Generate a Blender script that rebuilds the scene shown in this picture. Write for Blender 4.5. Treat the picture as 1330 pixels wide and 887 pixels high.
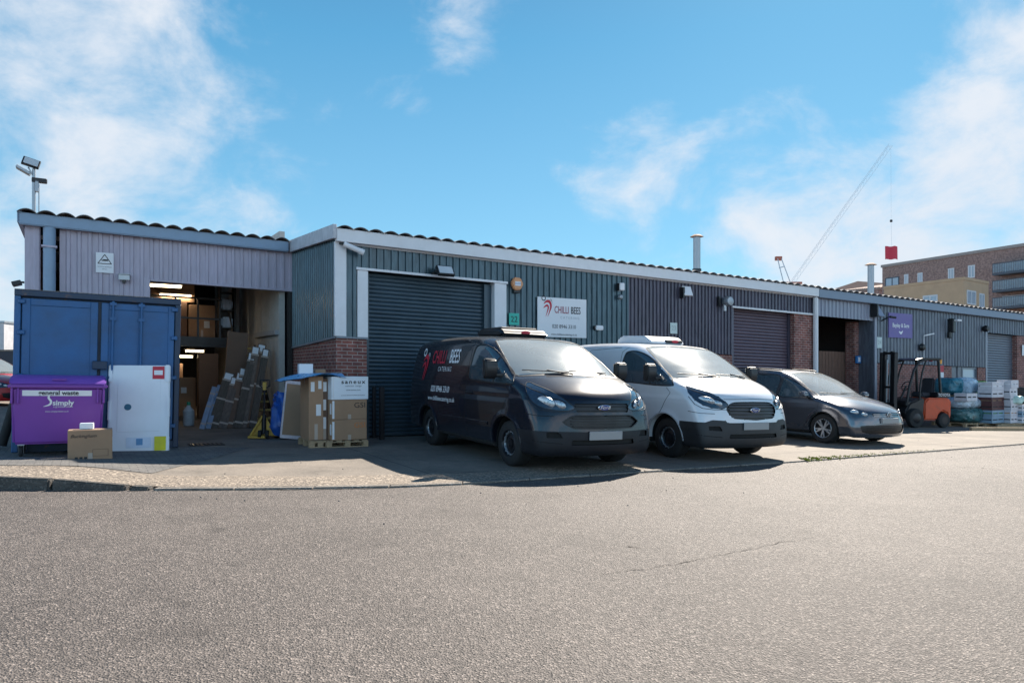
import bpy, bmesh, math, random
import numpy as np
from mathutils import Vector, Matrix
random.seed(7); np.random.seed(7)
for o in list(bpy.data.objects): bpy.data.objects.remove(o)
sc = bpy.context.scene
COL = sc.collection
R = math.radians
# ------------------------------------------------------------------ camera
F = 931.0                      # focal length in photo pixels (photo 1330 wide)
EYE = 1.5
HY = 483.0                     # photo row of eye level at the centre column
FALL = 0.022                   # the whole site falls gently to the right
cam = bpy.data.objects.new('camera', bpy.data.cameras.new('camera')); COL.objects.link(cam)
cam.location = (0, 0, EYE); cam.rotation_euler = (R(90), 0, 0)
cam.data.sensor_width = 36; cam.data.lens = F/1330*36
cam.data.shift_y = (HY-443.5)/1330
cam.data.clip_start = 0.05; cam.data.clip_end = 4000
sc.camera = cam
sc.render.resolution_x = 1024; sc.render.resolution_y = 682
sc.view_settings.view_transform = 'Standard'; sc.view_settings.look = 'None'
sc.view_settings.gamma = 1; sc.view_settings.exposure = 1.64
# ------------------------------------------------------------------ sun
SUN = Vector((.54, 1.134, 1.0)).normalized()
sl = bpy.data.lights.new('sun', 'SUN'); sl.energy = 3.7; sl.angle = R(0.6); sl.color = (1.0, .91, .79)
so = bpy.data.objects.new('sun', sl); COL.objects.link(so)
so.rotation_euler = SUN.to_track_quat('Z', 'Y').to_euler()
# ------------------------------------------------------------------ sky
w = bpy.data.worlds.new('World'); sc.world = w; w.use_nodes = True
nt = w.node_tree; N = nt.nodes; L = nt.links; N.clear()
def nd(tree, t, **kw):
    n = tree.nodes.new(t)
    for k, v in kw.items():
        if k.startswith('i_'): n.inputs[k[2:].replace('_', ' ')].default_value = v
        else: setattr(n, k, v)
    return n
sky = nd(nt, 'ShaderNodeTexSky', sky_type='NISHITA', sun_disc=False)
sky.sun_elevation = math.asin(SUN.z); sky.sun_rotation = math.atan2(SUN.x, SUN.y)
sky.air_density = 1.0; sky.dust_density = 0.4; sky.ozone_density = 2.5
SKYB = 0.06
bg = nd(nt, 'ShaderNodeBackground'); bg.inputs['Strength'].default_value = SKYB
out = nd(nt, 'ShaderNodeOutputWorld'); L.new(bg.outputs[0], out.inputs[0])
tc = nd(nt, 'ShaderNodeTexCoord')
def vmath(op, a, b=None):
    n = nd(nt, 'ShaderNodeVectorMath', operation=op)
    for i, v in enumerate((a, b)):
        if v is None: continue
        if hasattr(v, 'links'): L.new(v, n.inputs[i])
        else: n.inputs[i].default_value = v
    return n.outputs['Value'] if op in ('DOT_PRODUCT', 'LENGTH', 'DISTANCE') else n.outputs[0]
def fm(op, a, b=None, c=None, clamp=False):
    n = nd(nt, 'ShaderNodeMath', operation=op, use_clamp=clamp)
    for i, v in enumerate((a, b, c)):
        if v is None: continue
        if hasattr(v, 'links'): L.new(v, n.inputs[i])
        else: n.inputs[i].default_value = v
    return n.outputs[0]
D = tc.outputs['Generated']
def skydir(px, py): return Vector(((px-665)/F, 1, (HY-py)/F)).normalized()
# large soft cloud regions, as (direction, angular radius, weight)
blobs = [((40, 60), .26, .95), ((130, 190), .17, .95), ((40, 250), .26, .7), ((240, 270), .14, .75), ((600, 45), .10, .46), ((500, 105), .06, .55),
         ((820, 210), .12, .6), ((880, 240), .10, .75), ((1000, 270), .13, .85), ((1120, 290), .18, 1.05), ((1250, 270), .19, 1.1), ((1240, 170), .07, .6),
         ((1330, 60), .09, .8), ((1290, 90), .05, .6), ((1060, 340), .12, .8), ((0, 360), .12, 1.0), ((190, 180), .22, .72), ((1180, 330), .18, 1.1), ((1010, 320), .10, .7), ((330, 40), .07, .3)]
nw = nd(nt, 'ShaderNodeTexNoise', noise_dimensions='3D'); nw.inputs['Scale'].default_value = 7; nw.inputs['Detail'].default_value = 5
L.new(D, nw.inputs['Vector'])
wv = vmath('SUBTRACT', nw.outputs['Color'], (.5, .5, .5))
sc1 = nd(nt, 'ShaderNodeVectorMath', operation='SCALE'); L.new(wv, sc1.inputs[0]); sc1.inputs['Scale'].default_value = .16
Dw = vmath('ADD', D, sc1.outputs[0])
acc = None
for (p, r, wt) in blobs:
    d = skydir(*p)
    dist = vmath('DISTANCE', Dw, tuple(d))
    mr = nd(nt, 'ShaderNodeMapRange', interpolation_type='SMOOTHSTEP')
    L.new(dist, mr.inputs['Value']); mr.inputs['From Min'].default_value = 0; mr.inputs['From Max'].default_value = r*1.35
    mr.inputs['To Min'].default_value = wt; mr.inputs['To Max'].default_value = 0
    acc = mr.outputs[0] if acc is None else fm('MAXIMUM', acc, mr.outputs[0])
# broad clouds elsewhere in the sky so that it is not empty behind the camera
nb = nd(nt, 'ShaderNodeTexNoise'); nb.inputs['Scale'].default_value = 2.2; nb.inputs['Detail'].default_value = 2
L.new(D, nb.inputs['Vector'])
sepd = nd(nt, 'ShaderNodeSeparateXYZ'); L.new(D, sepd.inputs[0])
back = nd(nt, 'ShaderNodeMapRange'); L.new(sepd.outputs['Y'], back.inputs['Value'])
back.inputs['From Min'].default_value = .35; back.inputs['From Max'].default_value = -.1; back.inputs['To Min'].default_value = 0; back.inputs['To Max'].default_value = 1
bk = nd(nt, 'ShaderNodeMapRange'); L.new(nb.outputs['Fac'], bk.inputs['Value']); bk.inputs['From Min'].default_value = .42; bk.inputs['From Max'].default_value = .6
hiz = nd(nt, 'ShaderNodeMapRange'); L.new(sepd.outputs['Z'], hiz.inputs['Value']); hiz.inputs['From Min'].default_value = .35; hiz.inputs['From Max'].default_value = .7; hiz.inputs['To Min'].default_value = 1; hiz.inputs['To Max'].default_value = 0
acc = fm('MAXIMUM', acc, fm('MULTIPLY', fm('MULTIPLY', back.outputs[0], bk.outputs[0]), hiz.outputs[0]))
nf = nd(nt, 'ShaderNodeTexNoise'); nf.inputs['Scale'].default_value = 6.5; nf.inputs['Detail'].default_value = 9; nf.inputs['Roughness'].default_value = .62; nf.inputs['Distortion'].default_value = .25
stretch = nd(nt, 'ShaderNodeMapping'); stretch.inputs['Scale'].default_value = (1, 1, 1.5); L.new(D, stretch.inputs['Vector']); L.new(stretch.outputs[0], nf.inputs['Vector'])
fac0 = fm('ADD', acc, fm('MULTIPLY', fm('SUBTRACT', nf.outputs['Fac'], .5), 2.4))
cm = nd(nt, 'ShaderNodeMapRange', interpolation_type='SMOOTHSTEP'); L.new(fac0, cm.inputs['Value'])
cm.inputs['From Min'].default_value = .17; cm.inputs['From Max'].default_value = 1.22; cm.inputs['To Max'].default_value = .93
cloud = fm('MULTIPLY', cm.outputs[0], fm('MULTIPLY', acc, 6, clamp=True))
tint = nd(nt, 'ShaderNodeMix', data_type='RGBA', blend_type='MULTIPLY'); tint.inputs['Factor'].default_value = 1
L.new(sky.outputs[0], tint.inputs['A']); tint.inputs['B'].default_value = (.62, 1.0, 1.12, 1)
# even the sky out: the photograph's blue is nearly constant towards the sun
flat = nd(nt, 'ShaderNodeMix', data_type='RGBA'); flat.inputs['Factor'].default_value = .82
L.new(tint.outputs['Result'], flat.inputs['A']); 
ramp = nd(nt, 'ShaderNodeValToRGB'); L.new(sepd.outputs['Z'], ramp.inputs[0])
ramp.color_ramp.elements[0].position = .0; ramp.color_ramp.elements[0].color = (2.7, 3.9, 4.7, 1)
ramp.color_ramp.elements[1].position = .42; ramp.color_ramp.elements[1].color = (.50, 1.95, 3.3, 1)
e = ramp.color_ramp.elements.new(.16); e.color = (1.3, 2.95, 4.2, 1)
e = ramp.color_ramp.elements.new(.9); e.color = (.12, .42, 1.15, 1)
e = ramp.color_ramp.elements.new(.62); e.color = (.26, .95, 2.0, 1)
L.new(ramp.outputs[0], flat.inputs['B'])
mixc = nd(nt, 'ShaderNodeMix', data_type='RGBA'); L.new(cloud, mixc.inputs['Factor']); L.new(flat.outputs['Result'], mixc.inputs['A'])
shade = nd(nt, 'ShaderNodeMix', data_type='RGBA'); L.new(nf.outputs['Fac'], shade.inputs['Factor'])
shade.inputs['A'].default_value = (3.6, 4.1, 4.8, 1); shade.inputs['B'].default_value = (4.9, 5.0, 5.2, 1)
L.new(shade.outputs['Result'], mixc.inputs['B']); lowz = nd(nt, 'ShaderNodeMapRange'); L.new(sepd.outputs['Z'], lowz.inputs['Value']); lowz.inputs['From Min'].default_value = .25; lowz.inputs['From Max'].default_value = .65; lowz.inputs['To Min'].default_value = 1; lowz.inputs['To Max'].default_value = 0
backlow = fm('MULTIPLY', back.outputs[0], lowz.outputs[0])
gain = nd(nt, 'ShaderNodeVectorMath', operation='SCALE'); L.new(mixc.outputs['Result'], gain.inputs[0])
L.new(fm('MULTIPLY_ADD', backlow, 1.0, 1.0), gain.inputs['Scale']); L.new(gain.outputs[0], bg.inputs['Color'])  # unseen low sky behind the camera brightened, added to light the shaded fronts

# ------------------------------------------------------------------ frames
CA, SA = math.cos(R(31.2)), math.sin(R(31.2))
U = Vector((CA, SA, 0)); V = Vector((-SA, CA, 0))        # along the terrace, and into it
A0 = Vector((-3.65, 14.9, 0)); RZ = R(31.2)
def gz(x, y=0): return -FALL*x
def P(u, v, h):
    p = A0+U*u+V*v
    return Vector((p.x, p.y, h+gz(p.x)))
def fu(px, v=0):                                         # facade column under a photo column
    k = (px-665)/F; a = A0+V*v
    return (a.y*k-a.x)/(CA-SA*k)
def fh(u, v, py):                                        # height above ground on that column
    p = A0+U*u+V*v
    return EYE+(HY-py)*p.y/F+FALL*p.x
def G(px, py):                                           # ground point under a photo pixel
    y = EYE*F/(py-HY-FALL*(px-665)); return ((px-665)*y/F, y)
# ------------------------------------------------------------------ materials
MATS = {}
def M(name, c, r=.5, m=0., var=.12, scale=4., bump=0., bscale=60., coat=0., stretch=(1, 1, 1), alpha=1., emit=None, spec=.5, back=None, sheen=0., rust=0.):
    if name in MATS: return MATS[name]
    mt = bpy.data.materials.new(name); mt.use_nodes = True; t = mt.node_tree
    b = t.nodes['Principled BSDF']; MATS[name] = mt
    b.inputs['Roughness'].default_value = r; b.inputs['Metallic'].default_value = m
    b.inputs['Coat Weight'].default_value = coat; b.inputs['Coat Roughness'].default_value = .04
    b.inputs['Specular IOR Level'].default_value = spec; b.inputs['Sheen Weight'].default_value = sheen; b.inputs['Sheen Roughness'].default_value = .35; b.inputs['Alpha'].default_value = alpha
    co = nd(t, 'ShaderNodeTexCoord'); mp = nd(t, 'ShaderNodeMapping'); mp.inputs['Scale'].default_value = stretch
    t.links.new(co.outputs['Object'], mp.inputs[0])
    n1 = nd(t, 'ShaderNodeTexNoise'); n1.inputs['Scale'].default_value = scale; n1.inputs['Detail'].default_value = 6; n1.inputs['Roughness'].default_value = .62
    t.links.new(mp.outputs[0], n1.inputs['Vector'])
    mr = nd(t, 'ShaderNodeMapRange'); t.links.new(n1.outputs['Fac'], mr.inputs['Value'])
    mr.inputs['From Min'].default_value = .3; mr.inputs['From Max'].default_value = .7
    mr.inputs['To Min'].default_value = 1-var; mr.inputs['To Max'].default_value = 1+var
    mx = nd(t, 'ShaderNodeVectorMath', operation='SCALE'); mx.inputs[0].default_value = c[:3]
    if stretch[2] < .5 and var:           # run-off streaks down vertical sheeting
        n3 = nd(t, 'ShaderNodeTexNoise'); n3.inputs['Scale'].default_value = 16; n3.inputs['Detail'].default_value = 3; t.links.new(mp.outputs[0], n3.inputs['Vector'])
        m3 = nd(t, 'ShaderNodeMapRange'); t.links.new(n3.outputs['Fac'], m3.inputs['Value']); m3.inputs['From Min'].default_value = .38; m3.inputs['From Max'].default_value = .62; m3.inputs['To Min'].default_value = .93 if c[0] > .2 else .78; m3.inputs['To Max'].default_value = 1.03 if c[0] > .2 else 1.1
        mm = nd(t, 'ShaderNodeMath', operation='MULTIPLY'); t.links.new(mr.outputs[0], mm.inputs[0]); t.links.new(m3.outputs[0], mm.inputs[1]); t.links.new(mm.outputs[0], mx.inputs['Scale'])
    else: t.links.new(mr.outputs[0], mx.inputs['Scale'])
    if rust:                              # scuffs and rust breaking through, worst in small patches
        n4 = nd(t, 'ShaderNodeTexNoise'); n4.inputs['Scale'].default_value = 3.4; n4.inputs['Detail'].default_value = 10; n4.inputs['Roughness'].default_value = .78; t.links.new(co.outputs['Object'], n4.inputs['Vector'])
        m4 = nd(t, 'ShaderNodeMapRange'); t.links.new(n4.outputs['Fac'], m4.inputs['Value']); m4.inputs['From Min'].default_value = .70-rust*.12; m4.inputs['From Max'].default_value = .76-rust*.1; m4.inputs['To Max'].default_value = .8
        x4 = nd(t, 'ShaderNodeMix', data_type='RGBA'); t.links.new(m4.outputs[0], x4.inputs['Factor']); t.links.new(mx.outputs[0], x4.inputs['A']); x4.inputs['B'].default_value = (.13, .075, .05, 1); mx = x4
    mxo = mx.outputs['Result'] if rust else mx.outputs[0]
    if back:
        ge = nd(t, 'ShaderNodeNewGeometry'); mb = nd(t, 'ShaderNodeMix', data_type='RGBA')
        t.links.new(ge.outputs['Backfacing'], mb.inputs['Factor']); t.links.new(mxo, mb.inputs['A']); mb.inputs['B'].default_value = (*back, 1)
        t.links.new(mb.outputs['Result'], b.inputs['Base Color'])
    else: t.links.new(mxo, b.inputs['Base Color'])
    rr = nd(t, 'ShaderNodeMapRange'); t.links.new(n1.outputs['Fac'], rr.inputs['Value'])
    rr.inputs['From Min'].default_value = .3; rr.inputs['From Max'].default_value = .7
    rr.inputs['To Min'].default_value = max(.02, r-(.015 if coat else .08)*(var > 0)); rr.inputs['To Max'].default_value = min(1, r+(.02 if coat else .1)*(var > 0))
    t.links.new(rr.outputs[0], b.inputs['Roughness'])
    if bump:
        n2 = nd(t, 'ShaderNodeTexNoise'); n2.inputs['Scale'].default_value = bscale; n2.inputs['Detail'].default_value = 4
        t.links.new(mp.outputs[0], n2.inputs['Vector'])
        bp = nd(t, 'ShaderNodeBump'); bp.inputs['Strength'].default_value = bump; bp.inputs['Distance'].default_value = .01
        t.links.new(n2.outputs['Fac'], bp.inputs['Height']); t.links.new(bp.outputs[0], b.inputs['Normal'])
    if emit:
        b.inputs['Emission Color'].default_value = (*emit[0], 1); b.inputs['Emission Strength'].default_value = emit[1]
    return mt
def ground_mat(name, c1, c2, fine=70, big=.5, dark=(.02, .02, .02), speck=.35, bump=.5, kind='asphalt', rough=.85):
    mt = bpy.data.materials.new(name); mt.use_nodes = True; t = mt.node_tree; MATS[name] = mt
    b = t.nodes['Principled BSDF']; ge = nd(t, 'ShaderNodeNewGeometry')
    def noise(s, d=4, ro=.6, vec=None):
        n = nd(t, 'ShaderNodeTexNoise'); n.inputs['Scale'].default_value = s; n.inputs['Detail'].default_value = d; n.inputs['Roughness'].default_value = ro
        t.links.new(vec or ge.outputs['Position'], n.inputs['Vector']); return n.outputs['Fac']
    def rng(v, a, b_, c_, d_):
        m = nd(t, 'ShaderNodeMapRange'); t.links.new(v, m.inputs['Value'])
        for k, x in zip(('From Min', 'From Max', 'To Min', 'To Max'), (a, b_, c_, d_)): m.inputs[k].default_value = x
        return m.outputs[0]
    def mix(f, a, b_, bt='MIX'):
        m = nd(t, 'ShaderNodeMix', data_type='RGBA', blend_type=bt)
        if hasattr(f, 'links'): t.links.new(f, m.inputs['Factor'])
        else: m.inputs['Factor'].default_value = f
        for k, x in (('A', a), ('B', b_)):
            if hasattr(x, 'links'): t.links.new(x, m.inputs[k])
            else: m.inputs[k].default_value = (*x, 1)
        return m.outputs['Result']
    base = mix(rng(noise(big, 6), .35, .65, 0, 1), c1, c2)
    base = mix(rng(noise(big*6, 5), .45, .75, 0, .35), base, tuple(x*.7 for x in c1))
    vo = nd(t, 'ShaderNodeTexVoronoi'); vo.inputs['Scale'].default_value = fine; t.links.new(ge.outputs['Position'], vo.inputs['Vector'])
    sep = nd(t, 'ShaderNodeSeparateColor'); t.links.new(vo.outputs['Color'], sep.inputs[0])
    base = mix(rng(sep.outputs[0], .0, .35, speck, 0), base, dark)
    base = mix(rng(sep.outputs[1], .7, 1., 0, speck), base, tuple(min(1, x*2.3) for x in c2))
    base = mix(rng(noise(28, 2), .5, .62, 0, speck*.5), base, tuple(x*.45 for x in c1))
    hgt = vo.outputs['Distance']
    if kind == 'asphalt':                 # worn tracks, old drips and patched tone
        base = mix(rng(noise(.9, 8, .72), .5, .72, 0, .6), base, tuple(x*.62 for x in c1))
        base = mix(rng(noise(3.2, 3, .5), .66, .74, 0, .55), base, tuple(x*.4 for x in c1))
    if kind == 'paver':
        mp = nd(t, 'ShaderNodeMapping'); mp.inputs['Rotation'].default_value = (0, 0, -RZ); t.links.new(ge.outputs['Position'], mp.inputs[0])
        br = nd(t, 'ShaderNodeTexBrick'); t.links.new(mp.outputs[0], br.inputs['Vector'])
        br.inputs['Scale'].default_value = 1; br.inputs['Brick Width'].default_value = .2; br.inputs['Row Height'].default_value = .1; br.inputs['Mortar Size'].default_value = .006
        br.inputs['Color1'].default_value = (.8, .8, .8, 1); br.inputs['Color2'].default_value = (1.15, 1.1, 1.05, 1); br.inputs['Mortar'].default_value = (.4, .4, .4, 1)
        base = mix(1., base, br.outputs['Color'], 'MULTIPLY')
    if kind == 'slab':
        mp = nd(t, 'ShaderNodeMapping'); mp.inputs['Rotation'].default_value = (0, 0, -RZ); t.links.new(ge.outputs['Position'], mp.inputs[0])
        br = nd(t, 'ShaderNodeTexBrick'); t.links.new(mp.outputs[0], br.inputs['Vector']); br.offset = 0
        br.inputs['Scale'].default_value = 1; br.inputs['Brick Width'].default_value = 4.3; br.inputs['Row Height'].default_value = 3.1; br.inputs['Mortar Size'].default_value = .012
        br.inputs['Color1'].default_value = (1, 1, 1, 1); br.inputs['Color2'].default_value = (.93, .93, .95, 1); br.inputs['Mortar'].default_value = (.35, .35, .35, 1)
        base = mix(1., base, br.outputs['Color'], 'MULTIPLY')
        st = rng(noise(1.3, 7, .7), .52, .68, 0, .5)
        base = mix(st, base, tuple(x*.5 for x in c1))
    t.links.new(base, b.inputs['Base Color']); b.inputs['Roughness'].default_value = rough; b.inputs['Specular IOR Level'].default_value = .4
    bp = nd(t, 'ShaderNodeBump'); bp.inputs['Strength'].default_value = bump; bp.inputs['Distance'].default_value = .006
    t.links.new(hgt, bp.inputs['Height']); t.links.new(bp.outputs[0], b.inputs['Normal'])
    return mt
def brick_mat(name, c1, c2, mortar, scale=1.):
    if name in MATS: return MATS[name]
    mt = bpy.data.materials.new(name); mt.use_nodes = True; t = mt.node_tree; MATS[name] = mt
    b = t.nodes['Principled BSDF']; ge = nd(t, 'ShaderNodeNewGeometry')
    mp = nd(t, 'ShaderNodeVectorRotate', rotation_type='Z_AXIS'); mp.inputs['Angle'].default_value = -RZ
    t.links.new(ge.outputs['Position'], mp.inputs['Vector'])
    s = nd(t, 'ShaderNodeSeparateXYZ'); t.links.new(mp.outputs[0], s.inputs[0])
    a = nd(t, 'ShaderNodeMath', operation='ADD'); t.links.new(s.outputs[0], a.inputs[0]); t.links.new(s.outputs[1], a.inputs[1])
    c = nd(t, 'ShaderNodeCombineXYZ'); t.links.new(a.outputs[0], c.inputs[0])
    zz = nd(t, 'ShaderNodeMath', operation='MULTIPLY_ADD'); t.links.new(s.outputs[0], zz.inputs[0]); zz.inputs[1].default_value = FALL*CA; t.links.new(s.outputs[2], zz.inputs[2])
    t.links.new(zz.outputs[0], c.inputs[1])
    br = nd(t, 'ShaderNodeTexBrick'); t.links.new(c.outputs[0], br.inputs['Vector'])
    br.inputs['Scale'].default_value = scale; br.inputs['Brick Width'].default_value = .225; br.inputs['Row Height'].default_value = .075; br.inputs['Mortar Size'].default_value = .009
    br.inputs['Color1'].default_value = (*c1, 1); br.inputs['Color2'].default_value = (*c2, 1); br.inputs['Mortar'].default_value = (*mortar, 1); br.inputs['Bias'].default_value = -.1
    n = nd(t, 'ShaderNodeTexNoise'); n.inputs['Scale'].default_value = 5; n.inputs['Detail'].default_value = 6; t.links.new(ge.outputs['Position'], n.inputs['Vector'])
    mr = nd(t, 'ShaderNodeMapRange'); t.links.new(n.outputs['Fac'], mr.inputs['Value']); mr.inputs['From Min'].default_value = .3; mr.inputs['From Max'].default_value = .7; mr.inputs['To Min'].default_value = .65; mr.inputs['To Max'].default_value = 1.3
    sc_ = nd(t, 'ShaderNodeVectorMath', operation='SCALE'); t.links.new(br.outputs['Color'], sc_.inputs[0]); t.links.new(mr.outputs[0], sc_.inputs['Scale'])
    t.links.new(sc_.outputs[0], b.inputs['Base Color']); b.inputs['Roughness'].default_value = .85
    bp = nd(t, 'ShaderNodeBump'); bp.inputs['Strength'].default_value = .6; bp.inputs['Distance'].default_value = .01; bp.invert = True
    t.links.new(br.outputs['Fac'], bp.inputs['Height']); t.links.new(bp.outputs[0], b.inputs['Normal'])
    return mt
# ------------------------------------------------------------------ mesh helpers
class MB:
    def __init__(s): s.v = []; s.f = []
    def add(s, vs, fs):
        n = len(s.v); s.v += [tuple(v) for v in vs]; s.f += [tuple(i+n for i in f) for f in fs]; return s
    def hexa(s, c):
        return s.add(c, [(0, 3, 2, 1), (4, 5, 6, 7), (0, 1, 5, 4), (1, 2, 6, 5), (2, 3, 7, 6), (3, 0, 4, 7)])
    def box(s, x0, x1, y0, y1, z0, z1, M_=None):
        c = [Vector(p) for p in ((x0, y0, z0), (x1, y0, z0), (x1, y1, z0), (x0, y1, z0), (x0, y0, z1), (x1, y0, z1), (x1, y1, z1), (x0, y1, z1))]
        if M_ is not None: c = [M_ @ p for p in c]
        return s.hexa(c)
    def site(s, u0, u1, v0, v1, h0, h1):                 # box in the terrace frame, following the site's fall
        return s.hexa([P(u0, v0, h0), P(u1, v0, h0), P(u1, v1, h0), P(u0, v1, h0), P(u0, v0, h1), P(u1, v0, h1), P(u1, v1, h1), P(u0, v1, h1)])
    def prism(s, pts, axis, a, b):                       # extrude 2D polygon along axis (0 x, 1 y, 2 z)
        def mk(p, t):
            q = list(p); q.insert(axis, t); return tuple(q)
        n = len(pts)
        vs = [mk(p, a) for p in pts]+[mk(p, b) for p in pts]
        return s.add(vs, [tuple(range(n)), tuple(range(2*n-1, n-1, -1))]+[(i, i+n, (i+1) % n+n, (i+1) % n) for i in range(n)])
    def tube(s, pts, r, n=8, r2=None, cap=True):
        pts = [Vector(p) for p in pts]; rings = []; m = len(pts); ref = None
        for i, p in enumerate(pts):
            d = (pts[min(i+1, m-1)]-pts[max(i-1, 0)]).normalized()
            if ref is None: ref = d.orthogonal().normalized()
            a = (ref-d*ref.dot(d)).normalized(); ref = a; b = d.cross(a)
            rr = r if r2 is None else r+(r2-r)*i/(m-1)
            rings.append([p+(a*math.cos(2*math.pi*k/n)+b*math.sin(2*math.pi*k/n))*rr for k in range(n)])
        vs = [v for q in rings for v in q]
        fs = [(i*n+k, i*n+(k+1) % n, (i+1)*n+(k+1) % n, (i+1)*n+k) for i in range(m-1) for k in range(n)]
        if cap: fs += [tuple(range(n-1, -1, -1)), tuple((m-1)*n+k for k in range(n))]
        return s.add(vs, fs)
    def bar(s, a, b, w, t, up=(0, 0, 1)):                # rectangular bar from a to b
        a = Vector(a); b = Vector(b); d = (b-a).normalized(); sd = d.cross(Vector(up))
        if sd.length < 1e-4: sd = d.orthogonal()
        sd.normalize(); q = sd.cross(d).normalized()
        c = []
        for p in (a, b):
            for (i, j) in ((-1, -1), (1, -1), (1, 1), (-1, 1)): c.append(p+sd*w/2*i+q*t/2*j)
        return s.hexa(c)
    def lathe(s, prof, axis=1, n=24, c=(0, 0, 0), cap=True):       # prof: (radius, along)
        vs = []
        for (r, t) in prof:
            for k in range(n):
                a = 2*math.pi*k/n; q = [r*math.cos(a), r*math.sin(a)]; q.insert(axis, t); vs.append(Vector(q)+Vector(c))
        m = len(prof)
        return s.add(vs, [(i*n+k, i*n+(k+1) % n, (i+1)*n+(k+1) % n, (i+1)*n+k) for i in range(m-1) for k in range(n)]+([tuple(range(n)), tuple((m-1)*n+k for k in range(n))] if cap else []))
    def cyl(s, a, b, r, n=16, r2=None): return s.tube([a, b], r, n, r2)
    def build(s, name, mat, parent=None, smooth=False, bevel=0, fix=True, seg=1):
        me = bpy.data.meshes.new(name); me.from_pydata(s.v, [], s.f)
        if fix or bevel:
            bm = bmesh.new(); bm.from_mesh(me); bmesh.ops.recalc_face_normals(bm, faces=bm.faces)
            if bevel: bmesh.ops.bevel(bm, geom=[e for e in bm.edges if e.is_manifold and e.calc_face_angle(0) > .4], offset=bevel, segments=seg, affect='EDGES', clamp_overlap=True)
            bm.to_mesh(me); bm.free()
        if smooth:
            me.polygons.foreach_set('use_smooth', [True]*len(me.polygons))
            me.set_sharp_from_angle(angle=R(38)) if hasattr(me, 'set_sharp_from_angle') else None
        me.update(); me.materials.append(mat)
        o = bpy.data.objects.new(name, me); COL.objects.link(o)
        if parent: o.parent = parent
        return o
def tag(o, label=None, cat=None, group=None, kind=None):
    if label: o['label'] = label
    if cat: o['category'] = cat
    if group: o['group'] = group
    if kind: o['kind'] = kind
    return o
def thing(name, label, cat, loc=(0, 0, 0), rz=0, group=None, tilt=False):
    o = bpy.data.objects.new(name, None); COL.objects.link(o); o.location = loc; o.empty_display_size = .1
    if tilt:
        f = Vector((math.cos(rz), math.sin(rz), -FALL*math.cos(rz))).normalized(); up = Vector((FALL, 0, 1)).normalized()
        o.rotation_euler = Matrix((f, up.cross(f), up)).transposed().to_euler()
    else: o.rotation_euler = (0, 0, rz)
    return tag(o, label, cat, group)
def gthing(name, label, cat, xy, rz=RZ, group=None, lift=0.02): return thing(name, label, cat, (xy[0], xy[1], gz(xy[0])+lift), rz, group, True)
def wthing(name, label, cat, u, v, h, group=None): return thing(name, label, cat, P(u, v, h), RZ, group)   # on the terrace: local x along it, -y outward
def kids(o): return [c for c in bpy.data.objects if c.parent == o]
def copy_tree(o, parent=None):
    c = o.copy(); COL.objects.link(c)
    if parent is not None: c.parent = parent
    for ch in kids(o): copy_tree(ch, c)
    return c
def text_mb(s, size=.1, sx=1., align='CENTER', shear=0, bold=0, space=1.):
    cu = bpy.data.curves.new('t', 'FONT'); cu.body = s; cu.size = size; cu.align_x = align; cu.align_y = 'CENTER'; cu.shear = shear; cu.offset = bold; cu.space_character = space
    cu.resolution_u = 3
    o = bpy.data.objects.new('t', cu); COL.objects.link(o)
    me = bpy.data.meshes.new_from_object(o); mb = MB()
    mb.v = [(v.co.x*sx, v.co.y, 0) for v in me.vertices]; mb.f = [tuple(p.vertices) for p in me.polygons]
    bpy.data.objects.remove(o); bpy.data.curves.remove(cu); bpy.data.meshes.remove(me)
    return mb
def refine(mb, L_=.05):
    bm = bmesh.new(); me = bpy.data.meshes.new('t'); me.from_pydata(mb.v, [], mb.f); bm.from_mesh(me); bmesh.ops.triangulate(bm, faces=bm.faces)
    for _ in range(4):
        e = [q for q in bm.edges if q.calc_length() > L_]
        if not e: break
        bmesh.ops.subdivide_edges(bm, edges=e, cuts=1); bmesh.ops.triangulate(bm, faces=[f for f in bm.faces if len(f.verts) > 3])
    bm.to_mesh(me); bm.free(); m = MB(); m.v = [tuple(v.co) for v in me.vertices]; m.f = [tuple(p.vertices) for p in me.polygons]; bpy.data.meshes.remove(me); return m
def mapped(mb, fn):
    m = MB(); m.v = [tuple(fn(x, y)) for (x, y, z) in mb.v]; m.f = mb.f; return m
def lettering(s, size, mat, parent, fn, **kw):
    return mapped(text_mb(s, size, **kw), fn).build('lettering', mat, parent, fix=False)
def stroke(mb, pts, ws):                                 # tapered flat stroke in 2D
    pts = [Vector((*p, 0)) for p in pts]; n = len(pts)
    # smooth
    P2 = []; W2 = []
    for i in range(n-1):
        p0, p1, p2, p3 = pts[max(i-1, 0)], pts[i], pts[i+1], pts[min(i+2, n-1)]
        for k in range(6):
            t = k/6; P2.append(.5*((2*p1)+(-p0+p2)*t+(2*p0-5*p1+4*p2-p3)*t*t+(-p0+3*p1-3*p2+p3)*t**3)); W2.append(ws[i]+(ws[i+1]-ws[i])*t)
    P2.append(pts[-1]); W2.append(ws[-1]); vs = []
    for i, p in enumerate(P2):
        d = (P2[min(i+1, len(P2)-1)]-P2[max(i-1, 0)]).normalized(); s_ = Vector((-d.y, d.x, 0))*W2[i]/2
        vs += [p+s_, p-s_]
    mb.add(vs, [(2*i, 2*i+1, 2*i+3, 2*i+2) for i in range(len(P2)-1)])
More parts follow.
